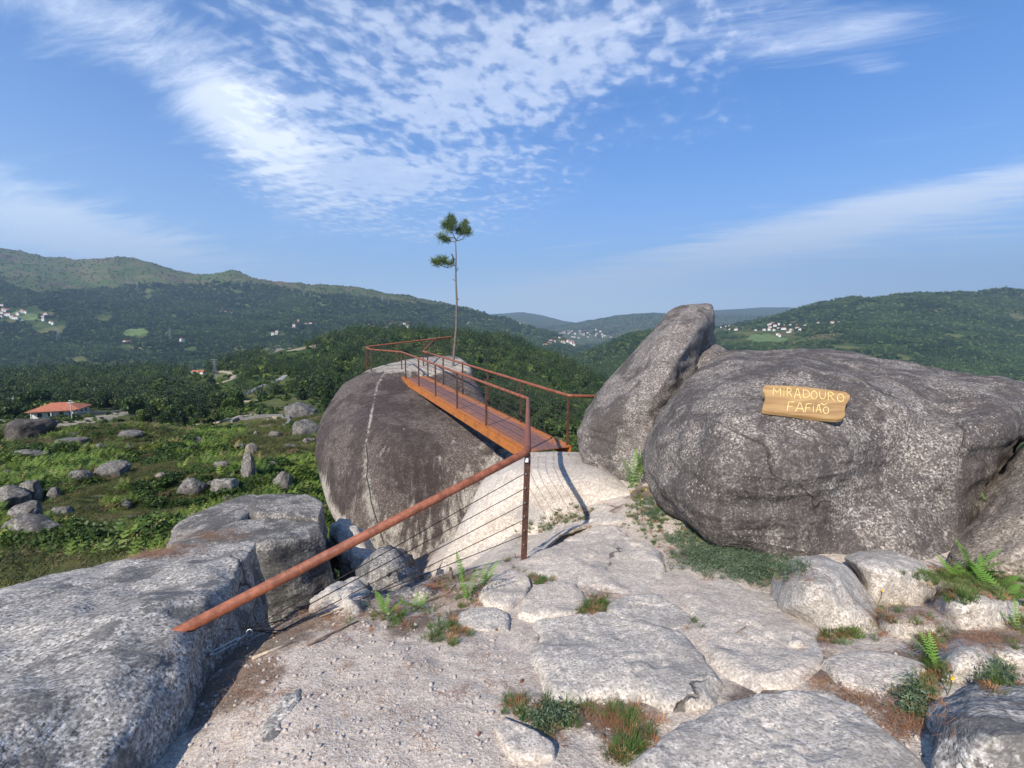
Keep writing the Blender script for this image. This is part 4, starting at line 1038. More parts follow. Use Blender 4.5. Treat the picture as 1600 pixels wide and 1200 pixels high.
# ---- scrub on the near slope
def frond(mb, base, dirh, length, rise, seed=0, w=.22, n=9, droop=.5):
    rr = random.Random(seed); base = Vector(base); dirh = Vector(dirh).normalized(); sidev = Vector((-dirh.y, dirh.x, 0))
    pts = [base+dirh*length*t*(1-.1*t)+Vector((0, 0, rise*length*(t*1.4-droop*t*t))) for t in [k/n for k in range(n+1)]]
    for k in range(1, n+1):
        p = pts[k]; tn = (pts[k]-pts[k-1]).normalized(); l = length*w*math.sin(math.pi*min(.98, .18+.8*k/n))**.8*(1.05-.35*k/n); wd = length/n*.42
        for s in (-1, 1):
            d = (sidev*s+tn*.45+Vector((0, 0, -.12))).normalized()
            mb.add([p-tn*wd, p+d*l*.6-tn*wd*.55+Vector((0, 0, .0)), p+d*l, p+d*l*.6+tn*wd*.75, p+tn*wd*.6], [(0, 1, 2, 3, 4)])
    mb.add([pts[-1]-sidev*length*.02, pts[-1]+(pts[-1]-pts[-2])*1.2, pts[-1]+sidev*length*.02], [(0, 1, 2)])
    mb.tube([pts[0], pts[n//2], pts[-1]], [length*.012, length*.008, length*.004], 3, False)
def bracken_mesh(seed, nf=9):
    rr = random.Random(seed); mb = MB()
    for k in range(nf):
        a = 2*math.pi*k/nf+rr.uniform(-.4, .4); frond(mb, (rr.uniform(-.15, .15), rr.uniform(-.15, .15), .02), (math.cos(a), math.sin(a), 0), rr.uniform(.45, .8), rr.uniform(.4, 1.1), k, .26, 6)
    return mkmesh('bracken_clump', np.array(mb.v), mb.f, False)
def tuft_mesh(seed, n=70, h=.5, spread=.35, w=.012):
    r = np.random.RandomState(seed); V = []; Fc = []
    for k in range(n):
        a = r.rand()*6.28; b = np.array([math.cos(a), math.sin(a), 0])*spread*.5*math.sqrt(r.rand()); d = np.array([math.cos(a), math.sin(a), 0])*spread*r.rand()*.9
        s = np.array([-math.sin(a+r.rand()*2), math.cos(a), 0])*w; hh = h*(.5+.6*r.rand()); m = b+d*.4+np.array([0, 0, hh*.6]); t = b+d*1.1+np.array([0, 0, hh*(.85+.2*r.rand())])
        i = len(V); V += [b-s, b+s, m+s*.8, m-s*.8, t]; Fc += [(i, i+1, i+2, i+3), (i+3, i+2, i+4)]
    return mkmesh('grass_tuft', np.array(V), Fc, False)
def heather_mesh(seed):
    v, f = crown_broad(.5, .8, seed, 420, .10, 9); v[:, 2] -= .1; return mkmesh('heather_clump', v, f, False)
SCR = unlinked('scrub_clump', [bracken_mesh(1), bracken_mesh(2, 11), bracken_mesh(3, 8)], [M['bracken']]*3)
HEA = unlinked('heath_clump', [heather_mesh(5), heather_mesh(6), tuft_mesh(7, 120, .42, .6, .008)], [M['heath']]*3)
SR = [(55, 684, 72, 34, 'huge dark overhanging boulder in front of the red roofed house', 'gran_dark'),
 (180, 745, 48, 24, 'flat-topped pale rock in the bracken, centre of the slope', 'gran_far'), (20, 790, 50, 34, 'blocky grey rock at the left edge of the slope', 'gran_far'), (50, 782, 36, 34, 'squared grey rock beside the left edge block', 'gran_far'),
 (55, 850, 92, 48, 'big rounded boulder at the left with a smaller stone on it', 'gran_far'),
 (300, 772, 44, 26, 'smooth rounded grey rock behind the split blocks', 'gran_far'), (354, 770, 42, 30, 'rough grey rock between the rounded rock and the upright one', 'gran_block'), (390, 752, 26, 46, 'tall upright grey rock behind the split blocks', 'gran_far'),
 (443, 765, 30, 28, 'pointed grey rock beside the egg boulder', 'gran_far'), (393, 712, 18, 20, 'small upright rock high in the bracken', 'gran_brown'), (350, 733, 30, 14, 'flat pale rock below the upright rocks', 'gran_far'), (422, 733, 28, 12, 'flat pale rock left of the egg boulder', 'gran_far'),
 (205, 686, 44, 14, 'broad pale outcrop near the brow of the slope', 'gran_far'), (305, 692, 32, 9, 'low white rock on the brow of the slope', 'gran_far'), (105, 696, 56, 10, 'long low outcrop on the upper slope', 'gran_far'), (45, 718, 56, 12, 'long weathered outcrop at the left of the slope', 'gran_far'),
 (125, 750, 34, 18, 'grey rock left of the flat-topped rock', 'gran_far'), (98, 806, 30, 16, 'low brown rock above the stone-topped boulder', 'gran_far'), (28, 872, 30, 16, 'small brown rock below the stone-topped boulder', 'gran_brown'), (38, 908, 32, 18, 'dark wet-looking rock near the ledge rock', 'gran_block'),
 (158, 840, 28, 10, 'flat pale stone in the grass', 'gran_far'), (258, 830, 18, 26, 'small rounded stone against the split blocks', 'gran_far'), (196, 795, 20, 12, 'little rock in the bracken middle', 'gran_far'), (88, 783, 20, 20, 'small cube-like rock left of middle', 'gran_far'),
 (250, 748, 18, 10, 'small brown stone right of the flat-topped rock', 'gran_brown'), (470, 655, 60, 26, 'rocky outcrop at the far left of the egg boulder', 'gran_far'), (478, 682, 40, 28, 'grey boulder tucked behind the egg boulder', 'gran_far'), (430, 682, 18, 9, 'pale rounded rock on the open ground', 'gran_far'), (400, 682, 8, 9, 'white pointed stone on the open ground', 'gran_far'),
 (155, 702, 18, 9, 'small pale rock on the upper slope', 'gran_far'), (10, 745, 26, 10, 'brown flat rock at the left edge', 'gran_far'), (450, 700, 24, 7, 'flat rock near the egg boulder', 'gran_far'), (485, 690, 18, 6, 'pale flat rock touching the egg boulder', 'gran_far'), (265, 672, 16, 6, 'tiny pale rock among the dark bushes', 'gran_far')]
def slope_pts(n, y0, y1, seed, tlo=-1.35, thi=.05):
    x, y, i, j, r = sample(n, y0, y1, tlo, thi, seed=seed); z_ = zT(x, y); px, py = project(x, y, z_); k = (px > -480) & (px < 560); return x[k], y[k], z_[k], px[k], py[k], r
x, y, z_, px, py, r = slope_pts(66000, 6, 90, 11)
g1 = fbm(np.c_[x, y*.6, x*0]/(.9+y*.11)[:, None], 4, 64)+.35*fbm(np.c_[x, y, x*0]/1.3, 2, 65)
k = (g1 > -.2) | ((y < 15) & (g1 > -.45))
k &= r.rand(len(x)) < np.clip((g1+.5)*1.2, .3, 1)
sr = np.array([(a, b-h_*.25, w*.5, h_*.62) for a, b, w, h_, *_ in SR])
for a, b, rx, ry in sr: k &= ~(((px-a)/rx)**2+((py-b-ry*.5)/ry)**2 < 1)
k |= (py < 690) & (g1 > -.4)
k &= ~((px > 330) & (py < 672))
xs_, ys_, zs_ = x[k], y[k], z_[k]; sz = (.28+.62*r.rand(k.sum())**1.5)*np.clip(ys_/24, .75, 1.5)
print('scrub', k.sum())
scatter('bracken', np.c_[xs_, ys_, zs_-.08*sz], np.c_[sz, sz, sz*.9], np.c_[r.randn(len(xs_))*.12, r.randn(len(xs_))*.12, r.rand(len(xs_))*6.28], SCR, 'bright green bracken spreading over the rocky slope', 'bracken')
x, y, z_, px, py, r = slope_pts(30000, 4.8, 120, 12)
g2 = fbm(np.c_[x, y*.6, x*0]/(.9+y*.11)[:, None], 4, 64); k = (g2 < .1) & (r.rand(len(x)) < .8)
x, y, z_ = x[k], y[k], z_[k]; sz = (.5+.6*r.rand(len(x)))*np.clip(y/28, .75, 2.6)
print('heath', len(x))
scatter('heather', np.c_[x, y, z_-.05*sz], np.c_[sz, sz, sz*.8], np.c_[x*0, x*0, r.rand(len(x))*6.28], HEA, 'low olive heather and dry grass between the slope rocks', 'heather')

x, y, z_, px, py, r = slope_pts(4200, 8, 75, 14)
k = fbm(np.c_[x, y*.6, x*0]/5., 3, 71) > -.1; x, y, z_ = x[k], y[k], z_[k]; sz = (.35+.5*r.rand(len(x))**2)*np.clip(y/22, .8, 1.8)
gm = []
for q in range(3):
    v, f = crown_broad(1.0, 1.5, 260+q, 900, .17, 8); v[:, 2] -= .3; gm.append(mkmesh('gorse_clump', v, f, False))
GOR = unlinked('gorse_clump', gm, [M['gorse']]*3)
scatter('gorse', np.c_[x, y, z_-.05], np.c_[sz, sz, sz*.8], np.c_[x*0, x*0, r.rand(len(x))*6.28], GOR, 'dark green rounded gorse bushes among the bracken', 'gorse')
# ---- rocks on the slope, each its own
def slope_rock(px, py, w, hgt, seed, label, mat='gran_far', pw=2.0, sub=.35, flat=1.0, group=None, cat='rock', name='slope_rock', lift=0):
    p = hitT(px, py, 6)
    if p is None: return
    W = w*p.y/F*1.0; H = hgt*p.y/F
    r = np.random.RandomState(seed); bm = bmesh.new(); bmesh.ops.create_icosphere(bm, subdivisions=5, radius=1)
    v = np.array([tuple(q.co) for q in bm.verts]); f = np.array([[q.index for q in fc.verts] for fc in bm.faces]); bm.free()
    v = np.sign(v)*np.abs(v)**.8
    # planar cuts give it faces
    for q in range(9):
        n = r.normal(size=3); n /= np.linalg.norm(n); d = .62+.3*r.rand(); e = np.maximum(v@n-d, 0); v -= n*e[:, None]*.85
    v += v*(.10*fbm(v*1.3+seed, 3, seed)+.035*fbm(v*5+seed, 3, seed+1))[:, None]
    v *= np.array([W*.5, W*.42, H*.62]); v[:, 2] += H*(.5-sub)+lift
    o = obj(name, v, f, M[mat], None, (0, 0, 0)); o.location = p; tag(o, label, cat, group); return o
for k, (a, b, w, h_, lab, mt) in enumerate(SR):
    slope_rock(a, b, w*.98, h_*1.1, 400+k, lab, mt, sub=.25)
q = hitT(48, 842, 6); slope_rock(48, 842, 44, 24, 480, 'smaller stone perched on the big rounded boulder', 'gran_far', sub=0, lift=.55)
r = np.random.RandomState(15)
for k in range(46):
    a = r.uniform(-20, 495); b = r.uniform(675, 900)
    if b > 850 and a > 240: continue
    slope_rock(a, b, r.uniform(7, 24), r.uniform(4, 12), 500+k, 'small grey stone half hidden in the bracken', 'gran_far', group='stones scattered over the bracken slope', cat='stone')
#@@BUILT
# ================================================================== built things far off
def part(name, mb, mat, parent): return mb.build(name, mat, parent, parent.location)
def house():
    p = hitT(96, 650, 140); s = p.y/F
    c = p+Vector((0, 0, 0)); root = empty('bungalow', c, 0)
    tag(root, 'low white house with red hipped tile roof and two chimneys beyond the slope', 'house')
    ex = Vector((.93, .36, 0)).normalized(); ey = Vector((-ex.y, ex.x, 0)); Wd, Dp, H = 7.2, 5.2, 3.1
    mb = MB(); mb.box(c+Vector((0, 0, H/2-.8)), ex*Wd, ey*Dp, Vector((0, 0, H/2+.8))); part('wall', mb, M['plaster'], root)
    mb = MB(); e = .9; z0 = H; z1 = H+2.3
    a = [c+ex*sx*(Wd+e)+ey*sy*(Dp+e)+Vector((0, 0, z0)) for sx, sy in ((-1, -1), (1, -1), (1, 1), (-1, 1))]; r0 = c-ex*2.6+Vector((0, 0, z1)); r1 = c+ex*2.6+Vector((0, 0, z1))
    lo = [q+Vector((0, 0, -.22)) for q in a]
    mb.add(a+[r0, r1]+lo, [(0, 1, 5, 4), (1, 2, 5), (2, 3, 4, 5), (3, 0, 4), (0, 6, 7, 1), (1, 7, 8, 2), (2, 8, 9, 3), (3, 9, 6, 0), (9, 8, 7, 6)]); rf = part('roof', mb, M['roof'], root)
    for sx in (-4.6, 3.6):
        mb = MB(); mb.box(c+ex*sx+ey*.6+Vector((0, 0, z1-.2)), ex*.38, ey*.38, Vector((0, 0, 1.1))); mb.box(c+ex*sx+ey*.6+Vector((0, 0, z1+.96)), ex*.5, ey*.5, Vector((0, 0, .09)))
        o = mb.build('chimney', M['plaster'], rf, c)
    for sx in (-4.4, -1.2, 2.2):
        mb = MB(); mb.box(c-ey*(Dp+.02)+ex*sx+Vector((0, 0, 1.5)), ex*.7, ey*.05, Vector((0, 0, .75))); part('window', mb, M['window'], root)
    mb = MB(); mb.box(c-ey*(Dp+.02)+ex*5.2+Vector((0, 0, 1.1)), ex*.55, ey*.05, Vector((0, 0, 1.1))); part('door', mb, M['window'], root)
    for sx in (-.4, .5):
        mb = MB(); mb.box(c+ex*(Wd+.02)+ey*sx*4+Vector((0, 0, 1.5)), ex*.05, ey*.7, Vector((0, 0, .7))); part('window', mb, M['window'], root)
    for sx in (-6, 0, 6.6):
        mb = MB(); mb.tube([c-ey*(Dp+2.2)+ex*sx+Vector((0, 0, -1)), c-ey*(Dp+2.2)+ex*sx+Vector((0, 0, H))], .2, 8); part('column', mb, M['plaster'], root)
    mb = MB(); mb.box(c-ey*(Dp+1.6)+Vector((0, 0, H+.06)), ex*(Wd+.4), ey*1.2, Vector((0, 0, .09))); part('porch_roof', mb, M['roof'], root)
    # yard wall
    mb = MB()
    q0 = c+ex*(Wd+1)-ey*(Dp+4); q1 = c+ex*(Wd+14)+ey*(1)
    for k in range(20):
        a_ = q0.lerp(q1, k/20); b_ = q0.lerp(q1, (k+1)/20); m_ = (a_+b_)/2; m_.z = float(zT(np.array([m_.x]), np.array([m_.y]))[0])+.5; mb.box(m_, (b_-a_)*.5, Vector((-(b_-a_).y, (b_-a_).x, 0)).normalized()*.25, Vector((0, 0, .75)))
    w = mb.build('yard_wall', M['stonewall'], None, q0); tag(w, 'grey stone wall running back beside the red roofed house', 'wall')
house()
def ribbon(name, pts, width, mat, label, cat, kind='structure', lift=.35, kmin=60):
    w3 = []
    for a, b in pts:
        q = hitT(a, b, kmin)
        if q is not None: w3.append(q)
    q = np.array([tuple(a) for a in w3]); n = 12*(len(q)-1)+1; t = np.linspace(0, len(q)-1, n); c = np.stack([np.interp(t, range(len(q)), q[:, m]) for m in range(2)], 1)
    for _ in range(4): c[1:-1] = (c[:-2]+2*c[1:-1]+c[2:])/4
    d = np.gradient(c, axis=0); d /= np.linalg.norm(d, axis=1)[:, None]; nn = np.c_[-d[:, 1], d[:, 0]]; V = []
    for o_ in (-1, -.4, .4, 1):
        e = c+nn*width*.5*o_; V.append(np.c_[e, zT(e[:, 0], e[:, 1])+lift-(.6 if abs(o_) == 1 else 0)])
    V = np.concatenate(V); Fc = []
    for m in range(3):
        for k in range(n-1): Fc.append((m*n+k, m*n+k+1, (m+1)*n+k+1, (m+1)*n+k))
    o = obj(name, V, Fc, M[mat]); tag(o, label, cat, kind=kind); return o
ribbon('road', [(372, 619), (400, 609), (420, 601), (440, 591), (462, 581), (474, 571)], 6, 'asphalt', 'pale road climbing past the knoll', 'road', lift=.8, kmin=150)
ribbon('dirt_track', [(335, 601), (356, 596), (366, 589), (362, 583), (345, 581)], 5, 'track', 'sandy bend of track near the red shed', 'track', lift=.6, kmin=150)
ribbon('dirt_track', [(104, 672), (130, 661), (160, 652), (190, 646)], 9, 'track', 'sandy drive beside the red roofed house', 'track', lift=.5, kmin=100)
ribbon('dirt_track', [(-60, 664), (-20, 662), (20, 660)], 10, 'asphalt', 'pale paved yard at the left edge', 'track', lift=.5, kmin=100)
ribbon('dirt_track', [(305, 664), (340, 661), (372, 653), (390, 647), (440, 655), (455, 656)], 2.6, 'track', 'sandy footpath across the open ground', 'track', lift=.25, kmin=66)
ribbon('dirt_track', [(372, 631), (400, 628), (415, 626)], 2.4, 'track', 'short strip of bare ground below the road', 'track', lift=.4, kmin=100)
def px0(p): return p[0][0]*.37
def patch(name, poly, mat, label, lift=.5, kmin=100):
    w3 = [hitT(a, b, kmin) for a, b in poly]; w3 = [q for q in w3 if q is not None]
    if len(w3) < 3: return
    o_ = catmull(np.array([tuple(q) for q in w3]), 48)[:, :2]; c = o_.mean(0); o_ = c+(o_-c)*(1+.28*fbm(np.c_[np.cos(np.arange(48)*math.pi/24)*2.2, np.sin(np.arange(48)*math.pi/24)*2.2, np.full(48, px0(poly))], 3, 9))[:, None]; V = [c]; rr = np.linspace(0, 1, 13)[1:]
    for r_ in rr: V += list(c+(o_-c)*r_)
    V = np.array(V); z_ = zT(V[:, 0], V[:, 1])+lift; z_[-48:] -= lift*2+1; Fc = [(0, 1+k, 1+(k+1) % 48) for k in range(48)]
    for m in range(11):
        for k in range(48): Fc.append((1+m*48+k, 1+(m+1)*48+k, 1+(m+1)*48+(k+1) % 48, 1+m*48+(k+1) % 48))
    o = obj(name, np.c_[V, z_], Fc, M[mat]); tag(o, label, 'field', kind='structure')
patch('field', [(395, 668), (420, 655), (448, 658), (440, 678), (405, 676)], 'soil', 'brown stony field on the open ground', .15, 66)
patch('field', [(192, 520), (215, 513), (232, 516), (228, 525), (205, 527)], 'field', 'bright meadow clearing on the left mountain foot', 2, 1000)
patch('field', [(412, 547), (450, 540), (520, 538), (560, 541), (520, 547), (450, 552)], 'soil', 'pale open ground on the knoll', 1, 300)
patch('field', [(1165, 528), (1200, 523), (1240, 528), (1215, 535), (1180, 535)], 'field', 'green fields below the right village', 2, 1000)
patch('field', [(0, 492), (30, 489), (75, 495), (60, 502), (10, 500)], 'field', 'terraced fields at the left village', 2, 1000)
def shed():
    p = hitT(311, 586, 200); root = empty('red_shed', p); tag(root, 'long low shed with a red roof beside the sandy bend', 'shed'); c = p
    mb = MB(); mb.box(c+Vector((0, 0, 1)), (5.2, 0, 0), (0, 2.5, 0), (0, 0, 1.2)); part('wall', mb, M['plaster'], root)
    mb = MB(); mb.add([c+Vector(q) for q in [(-5.8, -3, 2.1), (5.8, -3, 2.1), (5.8, 3, 2.1), (-5.8, 3, 2.1), (-5.8, 0, 3.6), (5.8, 0, 3.6)]], [(0, 1, 5, 4), (2, 3, 4, 5), (0, 4, 3), (1, 2, 5), (3, 2, 1, 0)]); part('roof', mb, M['roof'], root)
shed()
# far houses: one mesh, wall and roof materials
def farhouse_mesh(w, d, h, roof=True):
    mb = MB(); mb.box((0, 0, h/2-2), (w/2, 0, 0), (0, d/2, 0), (0, 0, h/2+2)); nf = len(mb.f)
    e = .5; mb.add([(-w/2-e, -d/2-e, h), (w/2+e, -d/2-e, h), (w/2+e, d/2+e, h), (-w/2-e, d/2+e, h), (-w/2, 0, h+d*.28), (w/2, 0, h+d*.28)], [(0, 1, 5, 4), (2, 3, 4, 5), (0, 4, 3), (1, 2, 5), (3, 2, 1, 0)])
    n2 = len(mb.f)
    for sx in (-.3, 0, .3):
        mb.box((w*sx, -d/2-.03, h*.55), (w*.07, 0, 0), (0, .05, 0), (0, 0, h*.16))
    me = mkmesh('house', np.array(mb.v), mb.f, False)
    for m in (M['plaster'], M['roof'], M['window']): me.materials.append(m)
    for k, pg in enumerate(me.polygons): pg.material_index = 0 if k < nf else (1 if k < n2 else 2)
    return me
FH = [farhouse_mesh(12, 9, 6), farhouse_mesh(16, 9, 4.5), farhouse_mesh(9, 9, 7)]
r = np.random.RandomState(21)
def village(group, label, spots, smin=.8, smax=1.5, kmin=1000):
    for a, b in spots:
        p = hitT(a, b, kmin)
        if p is None: continue
        o = bpy.data.objects.new('house', FH[r.randint(3)]); COL.objects.link(o); s = r.uniform(smin, smax)*.68
        o.location = p+Vector((0, 0, 3)); o.scale = (s*r.uniform(.8, 1.3), s, s); o.rotation_euler = (0, 0, r.uniform(-.7, .7)); tag(o, label, 'house', group)
def rs(n, x0, x1, y0, y1): return [(r.uniform(x0, x1), r.uniform(y0, y1)) for _ in range(n)]
village('houses of the left village', 'tiny white house in the terraced village on the left mountain', rs(12, 0, 48, 488, 503)+rs(6, 60, 85, 494, 512)+[(3, 480), (42, 497), (30, 499)], .9, 1.6)
village('houses halfway up the left mountain', 'tiny pale house in the woods halfway up the left mountain', [(345, 490), (352, 491), (360, 491), (196, 537), (202, 538), (285, 539)], 1.0, 1.7)
village('houses at the foot of the left mountain', 'tiny white house at the foot of the left mountain above the knoll', rs(10, 455, 500, 505, 520)+rs(10, 560, 640, 506, 516)+rs(5, 720, 760, 505, 512)+rs(3, 425, 435, 522, 526), 1.0, 1.7)
village('houses on the spur', 'tiny white house on the spur left of the distant town', [(806, 504), (812, 506), (818, 505), (826, 507), (812, 510), (765, 503)], 1.4, 2.2)
village('houses of the distant town', 'tiny white house of the distant valley town', rs(34, 872, 922, 517, 530)+rs(8, 925, 955, 519, 528)+rs(10, 850, 880, 535, 546)+rs(6, 880, 896, 536, 542), 1.6, 3.0)
village('houses of the right village', 'tiny white house of the village under the right mountain', rs(30, 1125, 1250, 509, 518)+rs(10, 1210, 1260, 512, 528)+[(1275, 508), (1300, 507), (1310, 507), (1278, 508)], .8, 1.4)
# pylons
def pylon_mesh(H=38, w=5):
    mb = MB(); lv = [0, .25, .45, .62, .76, .88, 1]; 
    def cn(t): 
        s = w*(1-.82*min(t/.76, 1)); return [Vector((a*s, b*s, t*H)) for a, b in ((-1, -1), (1, -1), (1, 1), (-1, 1))]
    for a, b in zip(lv[:-1], lv[1:]):
        A, B = cn(a), cn(b)
        for k in range(4): mb.tube([A[k], B[k]], .22, 4, False); mb.tube([A[k], B[(k+1) % 4]], .14, 4, False); mb.tube([B[k], B[(k+1) % 4]], .12, 4, False)
    for t in (.76, .88, .98):
        for s in (-1, 1): mb.tube([(0, 0, t*H), (s*H*.17, 0, t*H)], .2, 4); mb.tube([(0, 0, t*H+1.6), (s*H*.17, 0, t*H)], .12, 4)
    return mkmesh('pylon', np.array(mb.v), mb.f, False)
PY = pylon_mesh(); PY.materials.append(M['pylon'])
for a, b, s, lab in [(69, 440, 1, 'pylon high on the grassy shoulder of the left mountain'), (86, 436, 1.1, 'taller pylon beside another on the grassy shoulder'), (92, 532, 1, 'pylon in the dark woods at lower left'), (200, 448, 1.2, 'pylon below the rocky summit of the left mountain'), (215, 452, 1, 'fainter pylon right of the one below the summit'),
    (266, 530, .9, 'pylon in the woods right of the meadow clearing'), (475, 465, 1, 'pylon in the saddle of the left mountain crest'), (485, 468, .9, 'second pylon in the saddle, right of the first'), (597, 474, 1.1, 'pylon on the long right shoulder of the left mountain'), (607, 478, 1, 'second pylon on the long right shoulder'), (378, 452, .9, 'pylon on the middle slope of the left mountain')]:
    p = hitT(a, b, 1000); o = bpy.data.objects.new('pylon', PY); COL.objects.link(o); o.location = p; o.scale = (s, s, s); o.rotation_euler = (0, 0, .4); tag(o, lab, 'pylon', 'pylons on the left mountain')
for a, b, H, lab in [(337, 593, 17, 'slim pylon on the green clearing by the sandy bend')]:
    p = hitT(a, b, 200); o = bpy.data.objects.new('pylon', PY); COL.objects.link(o); o.location = p; o.scale = (H/38,)*3; tag(o, lab, 'pylon')
# utility poles
def upole(px, py, H, lab, kmin=80, light=False):
    p = hitT(px, py, kmin); root = empty('utility_pole', p); tag(root, lab, 'pole')
    mb = MB(); mb.tube([p-Vector((0, 0, 1)), p+Vector((0, 0, H))], [.16, .11], 8); part('mast', mb, M['concrete'], root)
    mb = MB(); mb.box(p+Vector((0, 0, H-.9)), (1.1, 0, 0), (0, .06, 0), (0, 0, .07)); mb.box(p+Vector((0, 0, H-.2)), (.6, 0, 0), (0, .06, 0), (0, 0, .07))
    for sx in (-1, -.5, .5, 1): mb.tube([p+Vector((sx, 0, H-.85)), p+Vector((sx, 0, H-.6))], .06, 6)
    part('crossarm', mb, M['concrete'], root)
upole(23, 648, 7.5, 'concrete utility pole rising behind the dark overhanging boulder', 110)
upole(113, 657, 7, 'white pole in the yard of the red roofed house', 110)
upole(150, 628, 7, 'pole standing among bushes right of the red roofed house', 150)
upole(216, 622, 7, 'pole in the dense wood right of the house', 150)
# terrace wall
mb = MB(); pw_ = [hitT(a, b, 66) for a, b in ((362, 661), (372, 657), (440, 652), (452, 660), (444, 672))]
for a_, b_ in zip(pw_[:-1], pw_[1:]):
    for k in range(8):
        u = a_.lerp(b_, k/8); v = a_.lerp(b_, (k+1)/8); m_ = (u+v)/2; m_.z = float(zT(np.array([m_.x]), np.array([m_.y]))[0])+.2
        dd = (v-u); mb.box(m_, Vector((dd.x, dd.y, 0))*.52, Vector((-dd.y, dd.x, 0)).normalized()*.25, (0, 0, .55+.06*math.sin(k*5)))
w = mb.build('dry_stone_wall', M['stonewall'], None, pw_[0]); tag(w, 'low dry stone wall round the brown stony field', 'wall')
#@@PLANTS
# ================================================================== lone pine by the egg boulder
def lone_pine():
    Y = 19.2; base = P(699, 612, Y); root = empty('lone_pine', base); tag(root, 'thin bare-trunked pine with two tufts of needles beyond the footbridge', 'pine tree')
    tp = [base+Vector((0, 0, -.5)), P(701, 598, Y), P(707.5, 578, Y), P(709.5, 550, Y+.05), P(713, 510, Y), P(713.6, 470, Y-.05), P(712, 430, Y), P(712.6, 400, Y), P(711.6, 374, Y)]
    mb = MB(); mb.tube(tp, [.06, .056, .052, .048, .044, .039, .034, .028, .02], 10); mb.build('trunk', M['bark'], root, base, smooth=True)
    br = [[(712, 375), (708, 366), (706, 358)], [(712, 378), (704, 377), (696, 374)], [(712, 376), (717, 370), (722, 366)], [(712, 377), (722, 374), (727, 367)], [(712, 372), (704, 371), (694, 369)], [(712, 414), (706, 416), (700, 418), (692, 416), (680, 412)], [(711, 405), (705, 405), (701, 410)], [(700, 418), (694, 417), (686, 412)], [(713, 470), (716, 467), (718, 468)], [(712, 440), (709, 437), (707, 437)], [(713, 495), (710, 493)], [(712, 424), (715, 421), (716, 418)]]
    mb = MB()
    for k, b in enumerate(br): mb.tube([P(a, c, Y+(.06*m*(1 if k % 2 else -1))) for m, (a, c) in enumerate(b)], [.022, .015, .010, .009, .008][:len(b)], 5)
    mb.build('branches', M['bark'], root, base, smooth=True)
    tufts = [(704, 345, 7), (695, 352, 6), (700, 352, 8), (709, 348, 5), (702, 360, 5), (690, 371, 7), (694, 374, 4), (699, 375, 3.5), (718, 358, 5), (725, 353, 6), (729, 360, 6), (733, 362, 4.5), (724, 364, 5), (716, 362, 4), (704, 340, 4), (727, 348, 4), (706, 355, 4)]
    low = [(679, 409, 5), (687, 407, 5.5), (695, 405, 4), (693, 409, 4), (701, 412, 4), (683, 412, 3.5), (706, 411, 2.5)]
    r = np.random.RandomState(5)
    for nm, ts_ in (('crown', tufts), ('crown', low)):
        V = []; 
        for a, b, rad in ts_:
            R = rad*Y/F; c = np.array(tuple(P(a, b, Y+r.uniform(-.25, .25))))
            for k in range(int(40+rad*28)):
                o_ = c+r.normal(size=3)*R*.43; d = (o_-c)/R+r.normal(size=3)*.5+np.array([0, 0, .35]); d /= np.linalg.norm(d); s = np.cross(d, r.normal(size=3)); s /= np.linalg.norm(s); l = .08+.08*r.rand()
                V += [o_-s*.007, o_+s*.007, o_+d*l+s*.004, o_+d*l-s*.004]
        obj(nm, np.array(V), np.arange(len(V)).reshape(-1, 4), M['pineleaf'], root, base, smooth=False)
    # bird
    b = P(708, 403, Y-.05); e = bird(b, .26)
def bird(c, L):
    bm = bmesh.new(); bmesh.ops.create_uvsphere(bm, u_segments=16, v_segments=12, radius=1)
    for v in bm.verts:
        x, y, z = v.co; z2 = z; w = .30*(1-.25*z); v.co = Vector((x*w+(-.25*z), y*w, z2))
        if z < -.75: v.co = Vector((v.co.x*.8+.05, v.co.y*.5, z*1.35))
    bmesh.ops.create_uvsphere(bm, u_segments=12, v_segments=8, radius=.26, matrix=Matrix.Translation((-.38, 0, 1.02)))
    bmesh.ops.create_cone(bm, segments=6, radius1=.07, radius2=.01, depth=.3, cap_ends=True, matrix=Matrix.Translation((-.7, 0, 1.02)) @ Matrix.Rotation(-math.pi/2, 4, 'Y'))
    V = np.array([tuple(v.co) for v in bm.verts])*L*.45; bm.verts.index_update(); Fc = [tuple(v.index for v in f.verts) for f in bm.faces]; bm.free()
    o = obj('bird', V, Fc, M['feather'], None, (0, 0, 0)); o.location = c; tag(o, 'small dark bird perched on the lone pine above its lower branch', 'bird'); return o
lone_pine()

# ================================================================== ferns, tufts, litter on the path
def fern(px, py, size, nf, label, lean=(0, 0), seed=0, spread=1., mat='fern', rise=(.7, 1.6)):
    p, n = hit(px, py)
    if p is None: return
    rr = random.Random(seed); root = empty('fern', p); tag(root, label, 'fern')
    for k in range(nf):
        a = 2*math.pi*k/nf+rr.uniform(-.5, .5); mb = MB(); b = p+Vector((rr.uniform(-.1, .1)*size, rr.uniform(-.1, .1)*size, -.01))
        dh = Vector((math.cos(a)*spread+lean[0], math.sin(a)*spread+lean[1], 0))
        frond(mb, b, dh, size*rr.uniform(.6, 1), rr.uniform(*rise), k, .2, 14, .55); mb.build('frond', M[mat], root, p)
fern(603, 962, 0.173, 9, 'bright green fern under the tube, beside the pale flat-faced rock', (.1, 0), 1)
fern(648, 948, 0.144, 7, 'low spreading fern right of the brightest fern', (.5, .1), 2, rise=(.3, .8))
fern(728, 938, 0.216, 7, 'tall feathery fern left of the railing post', (0, .2), 3, .5, rise=(1.2, 2.2))
fern(752, 915, 0.187, 6, 'dark fern leaning towards the railing post', (.6, .2), 4, .6, rise=(.9, 1.8))
fern(990, 762, 0.302, 9, 'green fern growing in the cleft under the pointed boulder', (0, 0), 5, .5, rise=(1.2, 2.2))
